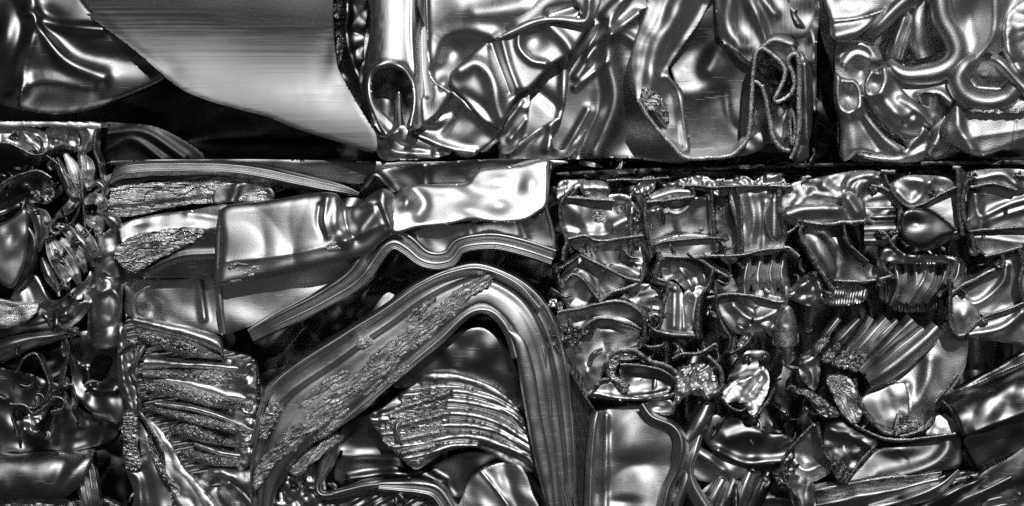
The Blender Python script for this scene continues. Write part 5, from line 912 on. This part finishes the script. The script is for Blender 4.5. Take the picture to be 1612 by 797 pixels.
relief('block_face', F, f2((225, 410), (260, 375), (360, 350), (450, 352), (540, 430), (612, 490), (632, 560), (600, 680), (530, 830), (210, 830), (215, 600)),
       [('p', 0.08, 0.10, 1000, 720), ('c', 1000, 720, 90, 110, 30), ('r', R_(2, (290, 400), (285, 830)), 5, 6), ('b', 980, 790, 26, 8, 0, -4), ('n', 40, 3), ('f', 70, 7)], d0=44, mat='alu', roll=(5, 8), label='smooth block face half lit by the sun')
band('block_edge', F, f2((250, 385, 4), (238, 450), (225, 600), (218, 830, 0)), [(-9, -10), (-5, 1), (0, 5), (5, 1), (9, -8)], 'frost', d0=-2, nz=0.8)
band('twisted_strip', F, f2((445, 350, 6), (490, 410), (580, 450), (618, 520), (605, 620), (560, 720), (530, 840)), [(-11, -10), (-7, 0), (-1, 6), (6, 1), (12, -10)], 'alu', scale=(0.7, 0.8, 1.1, 0.8, 1.2), d0=-4, nz=2.2, label='twisted strip running down from the oval tube')
band('twisted_strip', F, f2((740, 340, 10), (700, 430), (640, 520), (600, 570)), [(-14, -10), (-8, 1), (0, 5), (8, 0), (14, -10)], 'alu', scale=(0.8, 1.2, 1.0, 0.6), d0=8, nz=1)
band('twisted_strip', F, f2((700, 470, 8), (670, 560), (650, 640), (670, 720), (740, 840)), [(-12, -10), (-8, 1), (-2, 4), (5, -1), (12, -8)], 'bright', scale=(0.6, 0.8, 0.7, 1.0, 1.2), d0=6, nz=1)
band('twisted_strip', F, f2((640, 640, 4), (630, 700), (600, 780), (590, 840)), [(-10, -9), (-4, 3), (4, 1), (10, -9)], 'alu', d0=8, nz=1)
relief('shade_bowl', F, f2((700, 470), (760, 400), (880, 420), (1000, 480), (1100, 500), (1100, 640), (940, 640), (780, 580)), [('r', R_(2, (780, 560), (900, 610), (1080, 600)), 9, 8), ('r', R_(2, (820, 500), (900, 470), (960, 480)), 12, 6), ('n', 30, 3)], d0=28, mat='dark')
relief('shade_bowl', F, f2((680, 540), (760, 570), (900, 630), (860, 680), (720, 690), (660, 650)), [('n', 26, 4), ('r', R_(2, (690, 560), (800, 640)), 8, 6)], d0=30, mat='alu')
for k, (a_, b_, c_) in enumerate((((800, 680), (760, 760), (720, 840)), ((850, 680), (820, 760), (780, 840)), ((920, 650), (880, 750), (850, 840)), ((1000, 650), (960, 740), (900, 840)))):
    band('slanting_strip', F, f2(a_ + (8,), b_ + (0,), c_ + (4,)), [(-13, -10), (-8, 0), (0, 4), (7, 0), (13, -10)], ('alu', 'mid', 'alu', 'dark')[k], d0=22, nz=1.4, nscale=24)
relief('dark_panel', F, f2((880, 640), (1100, 610), (1130, 830), (900, 830)), [('r', R_(2, (900, 790), (1000, 760), (1110, 770)), 8, 8), ('n', 34, 5)], d0=40, mat='mid')
relief('torn_knob', F, f2((1020, 655), (1050, 640), (1075, 600), (1090, 660), (1075, 720), (1040, 700)), [('f', 6, 5)], d0=0, mat='cut', res=1.5, jag=0.8, roll=(3, 4))
shards('sliver', F, [(885, 285), (1250, 275), (1610, 268), (1610, 420), (1250, 440), (900, 520)], 70, (8, 26), (-2, 30), ('alu', 'bright', 'cut', 'frost'), 7, 2.5, 7)
shards('sliver', F, [(900, 520), (1250, 440), (1300, 600), (1250, 700), (1100, 640), (930, 620)], 45, (10, 36), (0, 32), ('alu', 'bright', 'dark', 'mid'), 8, 3, 9)
shards('sliver', F, [(1060, 660), (1240, 640), (1250, 797), (1060, 797)], 18, (16, 60), (10, 36), ('alu', 'dark', 'mid'), 9, 4, 11)
shards('sliver', F, [(1240, 560), (1330, 600), (1500, 690), (1612, 720), (1612, 797), (1240, 797)], 18, (12, 40), (6, 34), ('dark', 'mid', 'alu'), 11, 3, 9)
relief('outer_sheet', F, [(894, 270), (2000, 270), (2000, 1014), (894, 1014)], [('f', 80, 14), ('f', 36, 8, 3)], d0=132, mat='mid', res=7, smooth=False, sk=8)
